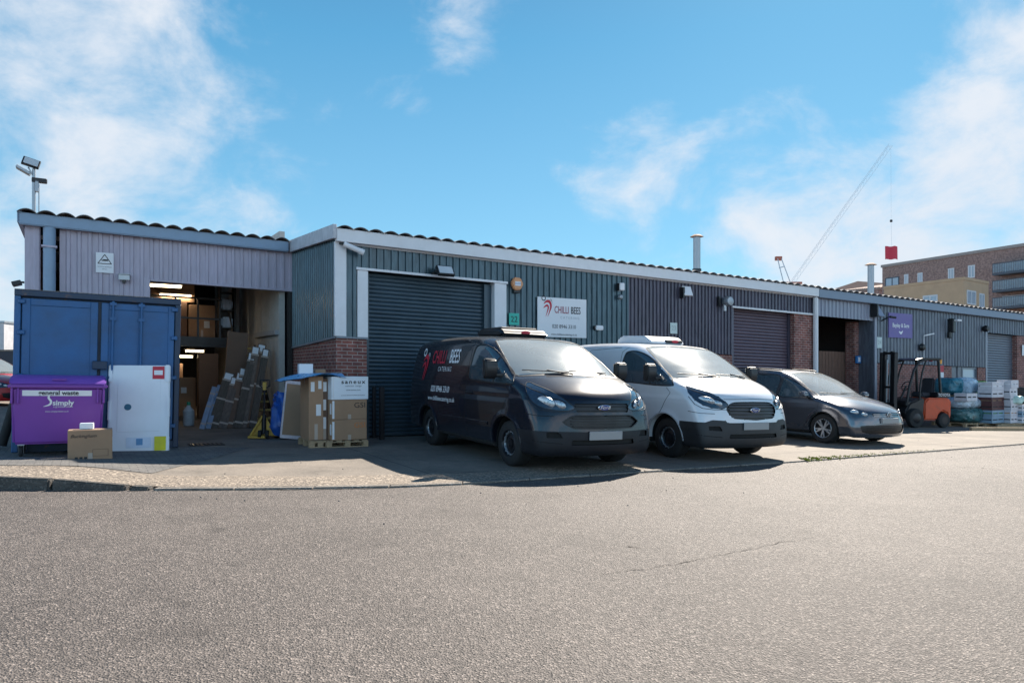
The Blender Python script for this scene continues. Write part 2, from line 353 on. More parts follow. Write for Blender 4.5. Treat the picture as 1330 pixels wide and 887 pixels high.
# ------------------------------------------------------------------ palette
m_white = M('white painted steel', (.72, .70, .72), .45, var=.06, scale=3)
m_lilac = M('lilac painted cladding', (.43, .385, .47), .45, var=.1, scale=1.2, stretch=(1, 1, .2))
m_bluefascia = M('grey blue fascia paint', (.22, .31, .43), .45, var=.08)
m_teal = M('dark teal coated cladding', (.058, .10, .125), .3, rust=.25, m=.35, var=.22, scale=1.5, stretch=(1, 1, .15))
m_plum = M('dark plum coated cladding', (.08, .072, .10), .34, m=.3, var=.2, scale=1.5, stretch=(1, 1, .15))
m_greyclad = M('grey coated cladding', (.13, .14, .175), .36, m=.25, var=.15, scale=1.5, stretch=(1, 1, .15))
m_paleclad = M('pale grey coated cladding', (.27, .28, .35), .4, m=.1, var=.1, scale=1.5, stretch=(1, 1, .15))
m_shut = M('dark blue roller slats', (.045, .072, .095), .35, m=.3, var=.18, scale=2)
m_shut2 = M('dark plum roller slats', (.105, .075, .10), .4, m=.3, var=.15, scale=2)
m_shut3 = M('mid grey roller slats', (.15, .17, .21), .4, m=.3, var=.12, scale=2)
m_roof = M('weathered fibre cement roofing', (.25, .245, .25), .85, var=.3, scale=3, bump=.3)
m_brick = brick_mat('red facing brick', (.26, .085, .065), (.17, .06, .055), (.36, .27, .24))
m_black = M('black plastic', (.012, .012, .014), .42, var=.15)
m_blackmetal = M('black painted metal', (.018, .018, .022), .4, m=.3, var=.2)
m_grey = M('galvanised grey metal', (.32, .34, .37), .4, m=.6, var=.12)
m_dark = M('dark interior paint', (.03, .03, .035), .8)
m_kraft = M('brown kraft cardboard', (.34, .205, .125), .8, var=.1, scale=3, bump=.05)
m_kraft2 = M('dark kraft cardboard', (.17, .10, .068), .8, var=.14, scale=3)
m_tape = M('clear packing tape', (.42, .33, .27), .3, var=.05)
m_label = M('white paper label', (.72, .72, .74), .7, var=.04)
m_ink = M('black printing ink', (.02, .02, .025), .7, var=0)
m_red = M('red print', (.5, .015, .04), .5, var=0)
m_whitecard = M('white card packaging', (.74, .77, .82), .55, var=.05, scale=2)
m_wood = M('pale pine wood', (.36, .25, .15), .8, var=.25, scale=5, stretch=(1, 8, 8))
m_wood2 = M('brown stained timber', (.16, .085, .06), .8, var=.25, scale=4, stretch=(8, 8, 1))
m_glasspane = M('window glass', (.35, .42, .5), .08, var=.05, spec=.8)
m_lit = M('lit lamp tube', (1, .9, .7), .4, var=0, emit=((1, .80, .5), 3))
m_lens = M('lamp glass', (.55, .56, .58), .2, var=.05)
m_rubber = M('black rubber', (.014, .014, .015), .75, var=.2, scale=10)
m_chrome = M('polished chrome', (.6, .61, .63), .15, m=1, var=.03)
m_plate = M('blank number plate', (.30, .295, .295), .4, var=.02)
# ================================================================== GROUND
m_road = ground_mat('worn road asphalt', (.080, .067, .061), (.128, .109, .098), fine=88, big=.35, speck=.85, bump=1.3, rough=.74)
m_court = ground_mat('forecourt concrete', (.145, .125, .105), (.235, .20, .165), fine=60, big=.6, speck=.16, bump=.2, kind='slab')
m_gravelly = ground_mat('exposed aggregate strip', (.18, .148, .118), (.27, .222, .175), fine=44, big=.9, speck=.75, bump=.9)
m_paver = ground_mat('grey block paving', (.115, .115, .115), (.17, .165, .158), fine=80, big=1, speck=.3, bump=.3, kind='paver')
m_kerb = ground_mat('kerb concrete', (.15, .135, .12), (.22, .195, .17), fine=50, big=2, speck=.4, bump=.5)
m_kerbshade = ground_mat('shade painted kerb stone', (.055, .05, .046), (.09, .083, .075), fine=50, big=2, speck=.4, bump=.5)  # near-black base puts the shade of the kerb face into its colour
m_crack = M('dark crack filling', (.05, .042, .037), .95, var=.3)
def sheet(name, xs, ys_of, zoff, mat, h_of=lambda x, y: 0):
    mb = MB(); rows = [[(x, y, gz(x)+zoff+h_of(x, y)) for y in ys_of(x)] for x in xs]; n = len(rows[0])
    mb.v = [p for r in rows for p in r]
    mb.f = [(i*n+j, (i+1)*n+j, (i+1)*n+j+1, i*n+j+1) for i in range(len(rows)-1) for j in range(n-1)]
    return tag(mb.build(name, mat, smooth=True), kind='structure')
sheet('road', [-500, -100, -30, -10, 0, 10, 30, 100, 500], lambda x: [-80, -20, 0, 5, 10, 20, 60, 200, 1200], 0, m_road)
EX = [-500, -8, -5.96, -4.9, -4.2, -3, -1.8, -.9, -.26, 1.2, 5.17, 12.9, 62, 500]
EY = [8.0, 8.25, 8.33, 8.4, 8.5, 8.72, 8.97, 9.3, 9.66, 10.5, 12.84, 17.8, 47, 312]
def edge(x): return float(np.interp(x, EX, EY))
def sst(a, b, x):
    t = min(1, max(0, (x-a)/(b-a))); return t*t*(3-2*t)
def rise(x, y):
    return .115*(1-sst(-6.0, -4.0, x))*(1-sst(1.0, 3.2, y-edge(x)))
xs = [-500, -200, -80, -40, -25, -15, -12]+[-10+.25*i for i in range(0, 48)]+[2+.8*i for i in range(0, 25)]+[25, 40, 62, 120, 250, 500]
sheet('forecourt', xs, lambda x: [edge(x)+d for d in (.12, .3, .6, 1, 1.4, 1.8, 2.2, 2.7, 3.3, 5, 9, 16, 30, 80, 300)], .02, m_court, rise)
sheet('aggregate_strip', [-12+.25*i for i in range(57)], lambda x: [edge(x)+d for d in (.13, .4, .7, 1.0+.05*math.sin(x*3))], .025, m_gravelly, rise)
sheet('block_paving', [-12+.25*i for i in range(30)], lambda x: [edge(x)+d for d in (1.08+.05*math.sin(x*3), 1.5, 1.9, 2.3, 2.8, 3.3, 4.6)], .025, m_paver, rise)
# edging of flush concrete and, at the left, raised kerb stones
mb = MB(); x = -4.25
while x < 45:
    st = .9 if x < 8 else 2.5; x1 = x+st-.012
    a, b = (x, edge(x)), (x1, edge(x1)); j = random.uniform(-.006, .006)
    z0, z1 = gz(a[0]), gz(b[0]); hh = .026+j*.4
    mb.hexa([(a[0], a[1]+j, z0-.05), (b[0], b[1]+j, z1-.05), (b[0], b[1]+.125+j, z1-.05), (a[0], a[1]+.125+j, z0-.05),
             (a[0], a[1]+j, z0+hh), (b[0], b[1]+j, z1+hh), (b[0], b[1]+.125+j, z1+hh), (a[0], a[1]+.125+j, z0+hh)])
    x += st
tag(mb.build('flush_edging', m_kerb, bevel=.006), kind='structure')
mb = MB(); x = -14.0
while x < -4.3:
    x1 = min(x+.86, -4.28); g = .02
    def kz(q): return gz(q)+.035+.115*(1-sst(-6.0, -4.0, q))
    a, b = x+g, x1-g; j = random.uniform(-.012, .012); dz = random.uniform(-.005, .005)
    mb.hexa([(a, edge(a)+j, gz(a)-.1), (b, edge(b)+j, gz(b)-.1), (b, edge(b)+.14, gz(b)-.1), (a, edge(a)+.14, gz(a)-.1),
             (a, edge(a)+j+.015, kz(a)+dz), (b, edge(b)+j+.015, kz(b)+dz), (b, edge(b)+.14, kz(b)), (a, edge(a)+.14, kz(a))])
    x = x1
tag(mb.build('kerb', m_kerbshade, bevel=.018, seg=2), kind='structure')
def ribbon(name, pts, w, mat, z=.006):
    mb = MB(); vs = []
    pts = [Vector((*p, 0)) for p in pts]; q = []
    for i in range(len(pts)-1):
        n = max(2, int((pts[i+1]-pts[i]).length/.07))
        for k in range(n):
            q.append(pts[i].lerp(pts[i+1], k/n)+Vector((random.uniform(-.02, .02), random.uniform(-.03, .03), 0)))
    for i, p in enumerate(q):
        ww = w*random.uniform(.2, 1)*math.sin(math.pi*min(1, (i+1)/len(q)*1.0))**.3
        vs += [(p.x, p.y-ww/2, gz(p.x)+z), (p.x, p.y+ww/2, gz(p.x)+z)]
    mb.add(vs, [(2*i, 2*i+2, 2*i+3, 2*i+1) for i in range(len(q)-1)])
    return tag(mb.build(name, mat), kind='structure')
ribbon('road_crack', [G(760, 750), G(800, 744), G(850, 737), G(900, 727), G(960, 716), G(1015, 705), G(1060, 697)], .014, m_crack)
ribbon('road_crack', [G(1120, 667), G(1135, 670), G(1165, 673)], .03, m_crack)
ribbon('road_crack', [G(817, 710), G(845, 714)], .03, m_crack)
ribbon('road_joint', [(x_, edge(x_)-.03) for x_ in (-4, -2, 0, 3, 8, 14, 25, 40)], .05, m_crack, .008)
# moss and grass tufts in the joint beside the white van
m_moss = M('yellow green moss', (.24, .26, .03), .9, var=.5, scale=12)
mb = MB()
for i in range(1100):
    t = random.random()**2.6; x = 5.35+t*4.0; x += .08*math.sin(x*23); y = edge(x)+random.gauss(.1, .05+.12*(1-t)*random.random()); h = random.uniform(.005, .032)*(1.3-t)
    a = random.uniform(0, 6.28); dx, dy = math.cos(a)*.012, math.sin(a)*.012; z = gz(x)+.02
    mb.add([(x-dx, y-dy, z), (x+dx, y+dy, z), (x+random.uniform(-.02, .02), y+random.uniform(-.02, .02), z+h)], [(0, 1, 2)])
tag(mb.build('moss_tufts', m_moss, fix=False), kind='stuff')
# crumbs of grit in the forecourt
mb = MB()
for i in range(160):
    x = random.uniform(-5, 12); y = edge(x)+random.uniform(-2.5, 4.5); s = random.choice((.004, .005, .007, .011)) 
    z = gz(x)+(.024 if y > edge(x) else .002)
    mb.add([(x-s, y-s, z), (x+s, y-s*.7, z), (x, y+s, z), (x, y, z+s*1.1)], [(0, 1, 3), (1, 2, 3), (2, 0, 3)])
tag(mb.build('grit', m_kerb, fix=False), kind='stuff')

dx_, dy_ = G(268, 579)
dc = gthing('drain_cover', 'dark iron drain cover set in the paving before the open bay', 'drain cover', (dx_, dy_), RZ, lift=.028)
mb = MB(); mb.box(-.3, .3, -.2, .2, 0, .006); mb.build('frame', m_crack, dc)
for i in range(7): MB().box(-.25+i*.075, -.21+i*.075, -.16, .16, .0065, .012).build('grate_bar', m_blackmetal, dc)
# ================================================================== TERRACE
def cladding(mb, u0, u1, h0, h1, v=0, pitch=.165, d=.032, side=False, inv=1):
    # trapezoidal sheet: along u at plane v (or along v at plane u when side); h0/h1 numbers or functions
    f0 = h0 if callable(h0) else (lambda t: h0); f1 = h1 if callable(h1) else (lambda t: h1)
    n = max(1, round((u1-u0)/pitch)); p = (u1-u0)/n; prof = []
    for i in range(n):
        for (a, b) in ((0, 0), (.55, 0), (.63, 1), (.92, 1)): prof.append((u0+(i+a)*p, v-inv*b*d))
    prof.append((u1, v)); vs = []
    for (a, b) in prof:
        q = (b, a) if side else (a, b)
        vs += [P(q[0], q[1], f0(a)), P(q[0], q[1], f1(a))]
    mb.add(vs, [(2*i, 2*i+2, 2*i+3, 2*i+1) for i in range(len(prof)-1)])
def slats(mb, u0, u1, h0, h1, v, pitch=.088, d=.022):
    n = round((h1-h0)/pitch); p = (h1-h0)/n; prof = []
    for i in range(n):
        for a in (0, .12, .3, .5, .7, .88): prof.append((v-d*math.sin(math.pi*a)**.7 if a else v, h0+(i+a)*p))
    prof.append((v, h1)); vs = []
    for (b, h) in prof: vs += [P(u0, b, h), P(u1, b, h)]
    mb.add(vs, [(2*i, 2*i+1, 2*i+3, 2*i+2) for i in range(len(prof)-1)])
def wavy_roof(mb, u0, u1, v0, v1, h, pitch=.33, amp=.042, rise_=.05, ridge=None, th=.012):
    n = max(1, round((u1-u0)/pitch)); p = (u1-u0)/n; K = 10
    cols = [(u0+p*(i+k/K), amp*(abs(math.sin(math.pi*(i+k/K)))**.8*2-1)) for i in range(n) for k in range(K)]+[(u1, -amp)]
    vs = []; vv = [v0, (v0+v1)/2, v1]
    for (a, b) in cols:
        for t in vv:
            hh = h+b+rise_*(min(t, ridge or 1e9)-v0)-(rise_*(t-ridge) if ridge and t > ridge else 0)
            vs += [P(a, t, hh), P(a, t, hh-th)]
    m = 6; n = len(cols)
    f = []
    for i in range(n-1):
        for j in (0, 2): f += [(i*m+j, (i+1)*m+j, (i+1)*m+j+2, i*m+j+2), (i*m+j+1, i*m+j+3, (i+1)*m+j+3, (i+1)*m+j+1)]
        f.append((i*m, i*m+1, (i+1)*m+1, (i+1)*m))
    mb.add(vs, f)
E = fh(.1, -.1, 298)                     # eaves height of the terrace
SK = fh(0, 0, 437.5)                     # height of the brick plinth
def ux(px): return fu(px, 0)
# ---------- middle unit
mid = thing('warehouse_unit', 'middle warehouse of dark teal and plum corrugated cladding with white fascia behind the two vans', 'warehouse', P(0, 0, 0), 0)
mid.matrix_world = Matrix.Translation(P(0, 0, 0))
def B(mb, name, mat, parent=mid, **k):   # world-built mesh hung under a building at its base point
    o = mb.build(name, mat, None, **k); off = parent.location
    me = o.data; me.transform(Matrix.Translation(-off)); o.parent = parent; return o
uP = ux(449); uC = ux(463.5); uJ = ux(477); uS = ux(638); uJ2 = ux(641); uJ3 = ux(656.5); uSplit = ux(816); uEnd = ux(1057)
uD0 = ux(951); uD1 = ux(1032)
LT = fh(uJ, 0, 354)                      # shutter head
LT2 = fh(uD0, 0, 400)
mb = MB(); cladding(mb, uP, uC, SK, E-.2); cladding(mb, uC, uJ3, LT+.05, E-.2); cladding(mb, uJ3, uSplit, SK, E-.2)
B(mb, 'front_cladding', m_teal, fix=False)
mb = MB(); cladding(mb, uSplit, uD0-.02, SK, E-.2, pitch=.13); cladding(mb, uD0-.02, uEnd-.02, LT2+.06, E-.2, pitch=.15)
B(mb, 'front_cladding', m_plum, fix=False)
SL = .045                                # the side wall's plinth falls towards the back
mb = MB(); cladding(mb, .04, 3.5, lambda v: SK-SL*v, lambda v: E-.02+.05*v, v=0, side=True)
B(mb, 'side_cladding', m_teal, fix=False)
mb = MB(); mb.site(0, uJ-.012, 0, .35, -.3, SK-.02); mb.site(uJ3-.2, uD0, .0, .3, -.3, SK-.02); mb.site(uD1, uEnd-.02, 0, .3, -.3, LT2+.0)
mb.hexa([P(.0, .352, -.3), P(.25, .352, -.3), P(.25, 3.6, -.3), P(.0, 3.6, -.3), P(.0, .352, SK-.02-SL*.35), P(.25, .352, SK-.02-SL*.35), P(.25, 3.6, SK-.02-SL*3.6), P(.0, 3.6, SK-.02-SL*3.6)])
B(mb, 'brick_plinth', m_brick)
mb = MB(); mb.site(-.02, uJ, -.06, .02, SK-.025, SK+.012)
mb.hexa([P(-.05, .022, SK-.03), P(.02, .022, SK-.03), P(.02, 3.5, SK-.03-SL*3.5), P(-.05, 3.5, SK-.03-SL*3.5), P(-.05, .022, SK+.01), P(.02, .022, SK+.01), P(.02, 3.5, SK+.01-SL*3.5), P(-.05, 3.5, SK+.01-SL*3.5)])
B(mb, 'sill_flashing', M('dark sill flashing', (.2, .22, .25), .5))
mb = MB(); mb.site(-.045, uP, -.055, .035, SK+.014, E-.25)
B(mb, 'corner_post', m_white, bevel=.008)
mb = MB(); mb.site(uC, uJ, -.05, .2, SK+.014, LT+.03); mb.site(uJ2, uJ3, -.05, .24, .02, LT+.03)
mb.site(uC-.03, uJ3+.03, -.075, -.01, LT+.032, LT+.085); B(mb, 'door_surround', m_white, bevel=.005)
mb = MB(); slats(mb, uJ+.02, uS-.02, .04, LT+.03, .2); sd = B(mb, 'roller_door', m_shut, fix=False)
mb = MB(); mb.site(uJ, uJ+.09, .14, .26, 0, LT); B(mb, 'door_guide', m_shut)
mb = MB(); mb.site(uS-.13, uS+.1, .1, .26, 0, LT); B(mb, 'door_guide', m_shut)
mb = MB(); slats(mb, uD0+.08, uD1, .04, LT2+.03, .22, pitch=.095); B(mb, 'roller_door', m_shut2, fix=False)
mb = MB(); mb.site(uD0, uD0+.09, .02, .26, 0, LT2); B(mb, 'door_guide', m_plum)
mb = MB(); mb.site(uD1-.1, uD1-.002, .16, .26, 0, LT2); B(mb, 'door_guide', m_plum)
mb = MB(); mb.site(uD0-.06, uEnd-.1, -.07, .02, LT2+.0, LT2+.055); B(mb, 'door_lintel', m_white, bevel=.005)
mb = MB(); mb.site(-.05, uEnd, -.2, -.06, E-.27, E); mb.site(.06, uEnd, -.055, .1, E-.3, E-.24); B(mb, 'fascia', m_white, bevel=.01)
mb = MB(); mb.hexa([P(-.13, -.2, E-.22), P(-.055, -.2, E-.22), P(-.055, 10, E-.22+.51), P(-.13, 10, E-.22+.51), P(-.13, -.2, E+.07), P(-.055, -.2, E+.07), P(-.055, 10, E+.07+.51), P(-.13, 10, E+.07+.51)])
B(mb, 'bargeboard', M('weathered white boarding', (.5, .49, .52), .6, var=.2, scale=5), bevel=.006)
mb = MB(); wavy_roof(mb, -.05, uEnd+.05, -.26, 20, E+.03, ridge=10, amp=.033); B(mb, 'roof', m_roof, fix=False, smooth=True)
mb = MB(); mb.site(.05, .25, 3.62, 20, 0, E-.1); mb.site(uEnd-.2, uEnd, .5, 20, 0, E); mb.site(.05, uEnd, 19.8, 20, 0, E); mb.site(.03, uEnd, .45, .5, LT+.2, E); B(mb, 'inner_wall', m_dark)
mb = MB(); mb.site(uEnd-.13, uEnd+.02, -.17, -.05, .0, E-.28); B(mb, 'downpipe', m_white, bevel=.03, seg=2)
# ---------- left unit
VL = 3.5; ll = fu(32, VL); lo = fu(195, VL)
EL = fh(ll+.3, VL-.15, 279); LO = fh(-1, VL, 373.5)
left = thing('warehouse_unit', 'lilac corrugated warehouse with an open loading bay left of the teal unit', 'warehouse', P(ll, VL, 0), 0)
mb = MB(); cladding(mb, ll+.62, lo-.12, 0, EL-.2, v=VL, pitch=.19, d=.03); cladding(mb, lo-.12, -.02, LO+.02, EL-.2, v=VL, pitch=.19, d=.03); cladding(mb, ll, ll+.28, 0, EL-.2, v=VL, pitch=.3, d=.02)
B(mb, 'front_cladding', m_lilac, left, fix=False)
mb = MB(); mb.site(lo-.13, lo-.002, VL-.04, VL+.1, 0, LO+.05); mb.site(lo, -.02, VL-.035, VL+.12, LO-.03, LO+.02); B(mb, 'door_frame', m_lilac, left, bevel=.005)
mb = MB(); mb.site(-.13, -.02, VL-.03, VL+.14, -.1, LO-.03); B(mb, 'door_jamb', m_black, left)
mb = MB(); mb.site(ll-.1, -.16, VL-.22, VL-.08, EL-.25, EL); B(mb, 'fascia', m_bluefascia, left, bevel=.02, seg=2)
mb = MB(); wavy_roof(mb, ll-.12, -.16, VL-.32, 17, EL+.035, ridge=11, pitch=.34, amp=.04); B(mb, 'roof', m_roof, left, fix=False, smooth=True)
mb = MB(); mb.site(ll-.12, ll-.04, VL-.2, VL+12, EL-.2, EL+.02); B(mb, 'bargeboard', m_bluefascia, left)
mb = MB(); mb.cyl(P(ll+.44, VL-.13, 0), P(ll+.44, VL-.13, EL-.26), .115, 18); B(mb, 'downpipe', m_bluefascia, left, smooth=True)
for h in (1.5, 3.9):
    mb = MB(); mb.site(ll+.3, ll+.58, VL-.26, VL-.02, h, h+.04); B(mb, 'pipe_bracket', m_lilac, left)
m_block = M('painted blockwork', (.40, .39, .37), .85, var=.16, scale=2.5, bump=.2)
mb = MB(); mb.site(-.3, -.17, VL+.15, 13.6, 0, EL+.3)
for i in range(6): mb.site(-.305, -.3, VL+.2+i*.95, VL+.21+i*.95, 0, 4.4)
for i in range(5): mb.site(-.304, -.3, VL+.2, 8, .8*i+.5, .8*i+.512)
B(mb, 'party_wall', m_block, left)
mb = MB(); mb.site(ll, ll+.15, VL+.03, 13.6, 0, EL); B(mb, 'side_wall', m_lilac, left)
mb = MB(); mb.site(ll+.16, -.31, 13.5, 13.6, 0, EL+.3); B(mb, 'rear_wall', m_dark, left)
mb = MB(); mb.site(-.75, -.45, 8.0, 8.3, 0, EL+.1); mb.site(-.4, -.306, VL+.2, VL+2.8, 2.3, 2.42); B(mb, 'column', M('pale column paint', (.3, .3, .31), .6), left)
mb = MB()
for i in range(4): mb.site(ll+.16, -.31, VL+1+2.5*i, VL+1.12+2.5*i, EL-.25, EL)
B(mb, 'roof_beam', m_blackmetal, left)
# mezzanine, rail and stair inside the bay
VM = 6.6
mz = thing('mezzanine', 'black steel mezzanine floor with railing inside the open bay', 'mezzanine', P(-2.5, VM, 2.25), 0)
mb = MB(); mb.site(ll+.17, -.8, VM, 13.4, 2.2, 2.25); B(mb, 'deck', m_wood2, mz)
mb = MB(); mb.site(ll+.17, -.8, VM-.06, VM-.003, 2.0, 2.27)
for i in range(3): mb.site(ll+.3+i*2.2, ll+.4+i*2.2, VM+.1, VM+.2, 0, 2.0)
B(mb, 'edge_beam', m_blackmetal, mz)
mb = MB()
for h in (2.75, 3.3): mb.site(lo-.3, -1.2, VM-.04, VM, h, h+.05)
for a in np.linspace(lo-.3, -1.25, 5): mb.site(a, a+.05, VM-.04, VM, 2.27, 3.35)
B(mb, 'railing', m_blackmetal, mz)
st_ = thing('staircase', 'dark metal staircase with yellow step edges against the pale wall', 'stairs', P(-.7, 4.1, 0), 0)
mb = MB(); mn = MB()
for i in range(10):
    mb.site(-1.0, -.34, 4.15+i*.24, 4.41+i*.24, .2*i+.17, .2*i+.21); mn.site(-1.0, -.34, 4.135+i*.24, 4.148+i*.24, .2*i+.165, .2*i+.215)
B(mb, 'tread', m_blackmetal, st_); B(mn, 'step_edge', M('faded yellow paint', (.42, .33, .12), .7), st_)
mb = MB()
for a in (-1.045, -.345): mb.hexa([P(a, 4.05, 0), P(a+.04, 4.05, 0), P(a+.04, 4.25, 0), P(a, 4.25, 0), P(a, 6.45, 2.1), P(a+.04, 6.45, 2.1), P(a+.04, 6.65, 2.1), P(a, 6.65, 2.1)])
mb.tube([P(-1.02, 4.15, .95), P(-1.02, 6.45, 3.0)], .02); B(mb, 'stringer', m_blackmetal, st_)
# lit tubes
LB = ['upper lit strip lamp nearest the top left of the open bay', 'lit strip lamp hanging behind the upper cartons in the bay', 'lower lit strip lamp under the mezzanine, left one', 'lower lit strip lamp under the mezzanine, right one']
for i, (px, py, v, L_) in enumerate(((214, 371.5, 5.2, .75), (228, 384, 7.5, .8), (238, 463, 9.0, .6), (253, 456, 9.6, .6))):
    u = fu(px, v); h = fh(u, v, py)
    t = wthing('strip_lamp', LB[i], 'strip lamp', u, v, h, 'strip lamps in the open bay')
    t.rotation_euler = (0, 0, RZ+(.0 if i < 2 else .5))
    MB().box(-L_/2, L_/2, -.04, .04, -.03, .03).build('lamp_tube', m_lit, t, bevel=.01)
    MB().box(-L_/2-.03, L_/2+.03, -.06, .06, .032, .07).build('housing', m_white, t)
    ld = bpy.data.lights.new('strip_light', 'AREA'); ld.shape = 'RECTANGLE'; ld.size = L_; ld.size_y = .08; ld.energy = 1.6; ld.color = (1, .8, .55)
    lo_ = bpy.data.objects.new('strip_light', ld); COL.objects.link(lo_); lo_.parent = t; lo_.location = (0, 0, -.045)
# ---------- right unit
ra = uEnd+.05; rb = 44.
right = thing('warehouse_unit', 'long grey corrugated warehouse with blue grey fascia at the right behind the forklift', 'warehouse', P(ra, 0, 0), 0)
r1 = ux(1133.5); r0 = ux(1062); rs0 = ux(1281); rs1 = ux(1321); LR = fh(r0, 0, 411); LR2 = fh(rs0, 0, 432.5)
SKR = fh(ux(1240), 0, 475.5); uBr = ux(1190)
mb = MB(); cladding(mb, ra, r1, LR+.02, E-.2, pitch=.2); B(mb, 'front_cladding', m_paleclad, right, fix=False)
mb = MB(); cladding(mb, r1+.12, rs0-.05, SKR, E-.2, pitch=.2); cladding(mb, rs0-.05, rb, LR2+.02, E-.2, pitch=.2); B(mb, 'front_cladding', m_greyclad, right, fix=False)
uw0, uw1, ud0 = ux(1251), ux(1270), ux(1236)
mb = MB(); mb.site(r1+.14, ud0, .0, .3, 0, SKR-.02); mb.site(uw1, rs0-.06, .0, .3, 0, SKR-.02); mb.site(uw0, uw1, .0, .3, 0, .9); mb.site(rs1, rb, .0, .3, 0, LR2)
mb.site(fu(1110, .5), fu(1119.5, .5), .5, .85, 0, LR); B(mb, 'brick_plinth', m_brick, right)
mb = MB(); mb.site(ud0, uw0-.3, .08, .14, 0, SKR-.02); mb.site(uw0-.3, uw0-.02, .05, .3, 0, SKR-.02); B(mb, 'side_door', m_greyclad, right)
mb = MB()
hs = SKR-.02
for (a, b, c, d) in ((uw0, uw1, hs-.07, hs), (uw0, uw1, .9, .97), (uw0, uw0+.07, .97, hs-.07), (uw1-.07, uw1, .97, hs-.07), (uw0+.07, uw1-.07, 1.62, 1.68)): mb.site(a, b, .04, .12, c, d)
wf = B(mb, 'window', m_shut3, right)
mb = MB(); mb.site(uw0+.07, uw1-.07, .085, .095, .97, hs-.07); p_ = mb.build('pane', m_glasspane); p_.data.transform(Matrix.Translation(-right.location)); p_.parent = wf
mb = MB(); mb.site(fu(1119.5, .5), fu(1134, .5), .48, .6, 0, LR); mb.site(r1-.03, r1+.13, -.05, .5, 0, LR+.3); B(mb, 'door_jamb', m_greyclad, right)
mb = MB(); mb.site(r1+.0, r1+.12, -.08, -.052, 0.02, LR+.25); B(mb, 'door_trim', m_paleclad, right)
mb = MB(); mb.site(ra-.03, rb, -.2, -.06, E-.29, E-.02); B(mb, 'fascia', M('slate blue fascia paint', (.2, .25, .33), .5, var=.08), right, bevel=.012)
mb = MB(); wavy_roof(mb, ra, rb, -.26, 20, E+.015, ridge=10, amp=.033); B(mb, 'roof', m_roof, right, fix=False, smooth=True)
mb = MB(); slats(mb, rs0, rs1, .04, LR2+.02, .2, pitch=.1); B(mb, 'roller_door', m_shut3, right, fix=False)
mb = MB(); mb.site(rs0-.06, rs0+.05, -.02, .3, 0, LR2+.03); B(mb, 'door_guide', m_paleclad, right)
mb = MB(); mb.site(ra, ra+.15, .3, 8, 0, E); mb.site(ra, r1+1, 7.8, 8, 0, E); mb.site(r1+.6, r1+.8, .9, 8, 0, E); mb.site(ra, rb, 19.8, 20, 0, E); mb.site(rb-.2, rb, .3, 20, 0, E); mb.site(r1+.2, rb-.3, .62, .7, 0, E-.1)
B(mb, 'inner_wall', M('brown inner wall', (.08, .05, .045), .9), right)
# flues
def flue(u, v, pyt, pyb, px, r, label, collar=True):
    u = fu(px, v); ht = fh(u, v, pyt); hb = E+.05*(v+.26)+.0
    t = wthing('flue', label, 'flue', u, v, hb)
    H = ht-hb
    m = MB(); m.cyl((0, 0, 0), (0, 0, H-.08), r, 20); m.build('pipe', m_grey, t, smooth=True)
    m = MB(); m.cyl((0, 0, -.1), (0, 0, H*.3 if collar else .15), r+.03, 20); m.build('collar', m_blackmetal if collar else m_white, t, smooth=True)
    m = MB(); m.cyl((0, 0, H-.07), (0, 0, H), r*1.9, 20, r2=r*.9); m.cyl((0, 0, H-.1), (0, 0, H-.07), r*.6, 12); m.build('rain_cap', M('rusty metal', (.2, .1, .06), .8, var=.3), t, smooth=True)
flue(0, 2.2, 305, 355, 905, .115, 'tall galvanised flue with rusty cap on the roof above the white van')
flue(0, 2.5, 342, 384, 1131, .12, 'shorter grey flue on the roof above the open right bay', False)
# ================================================================== VEHICLES
def polysd(px, pz, poly):                # signed distance to a closed polygon, negative inside
    poly = np.asarray(poly, float); a = poly; b = np.roll(poly, -1, 0); d = np.full(px.shape, 1e9); ins = np.zeros(px.shape, bool)
    for (ax, az), (bx, bz) in zip(a, b):
        ex, ez = bx-ax, bz-az; wx, wz = px-ax, pz-az; t = np.clip((wx*ex+wz*ez)/(ex*ex+ez*ez+1e-12), 0, 1)
        d = np.minimum(d, (wx-ex*t)**2+(wz-ez*t)**2)
        c = (az > pz) != (bz > pz); xx = ax+(pz-az)/(bz-az+1e-12)*ex; ins ^= c & (px < xx)
    d = np.sqrt(d); return np.where(ins, -d, d)
def crom(pts, k=6, closed=True):
    p = np.asarray(pts, float); n = len(p); o = []
    for i in range(n if closed else n-1):
        g = lambda j: p[j % n] if closed else p[min(max(j, 0), n-1)]
        p0, p1, p2, p3 = g(i-1), g(i), g(i+1), g(i+2)
        for q in range(k):
            t = q/k; o.append(.5*((2*p1)+(-p0+p2)*t+(2*p0-5*p1+4*p2-p3)*t*t+(-p0+3*p1-3*p2+p3)*t**3))
    if not closed: o.append(p[-1])
    return np.array(o)
def smax(a, b, k):
    h = np.clip(.5-.5*(b-a)/k, 0, 1); return b*(1-h)+a*h+k*h*(1-h)
def ss(a, b, x):
    t = np.clip((x-a)/(b-a), 0, 1); return t*t*(3-2*t)
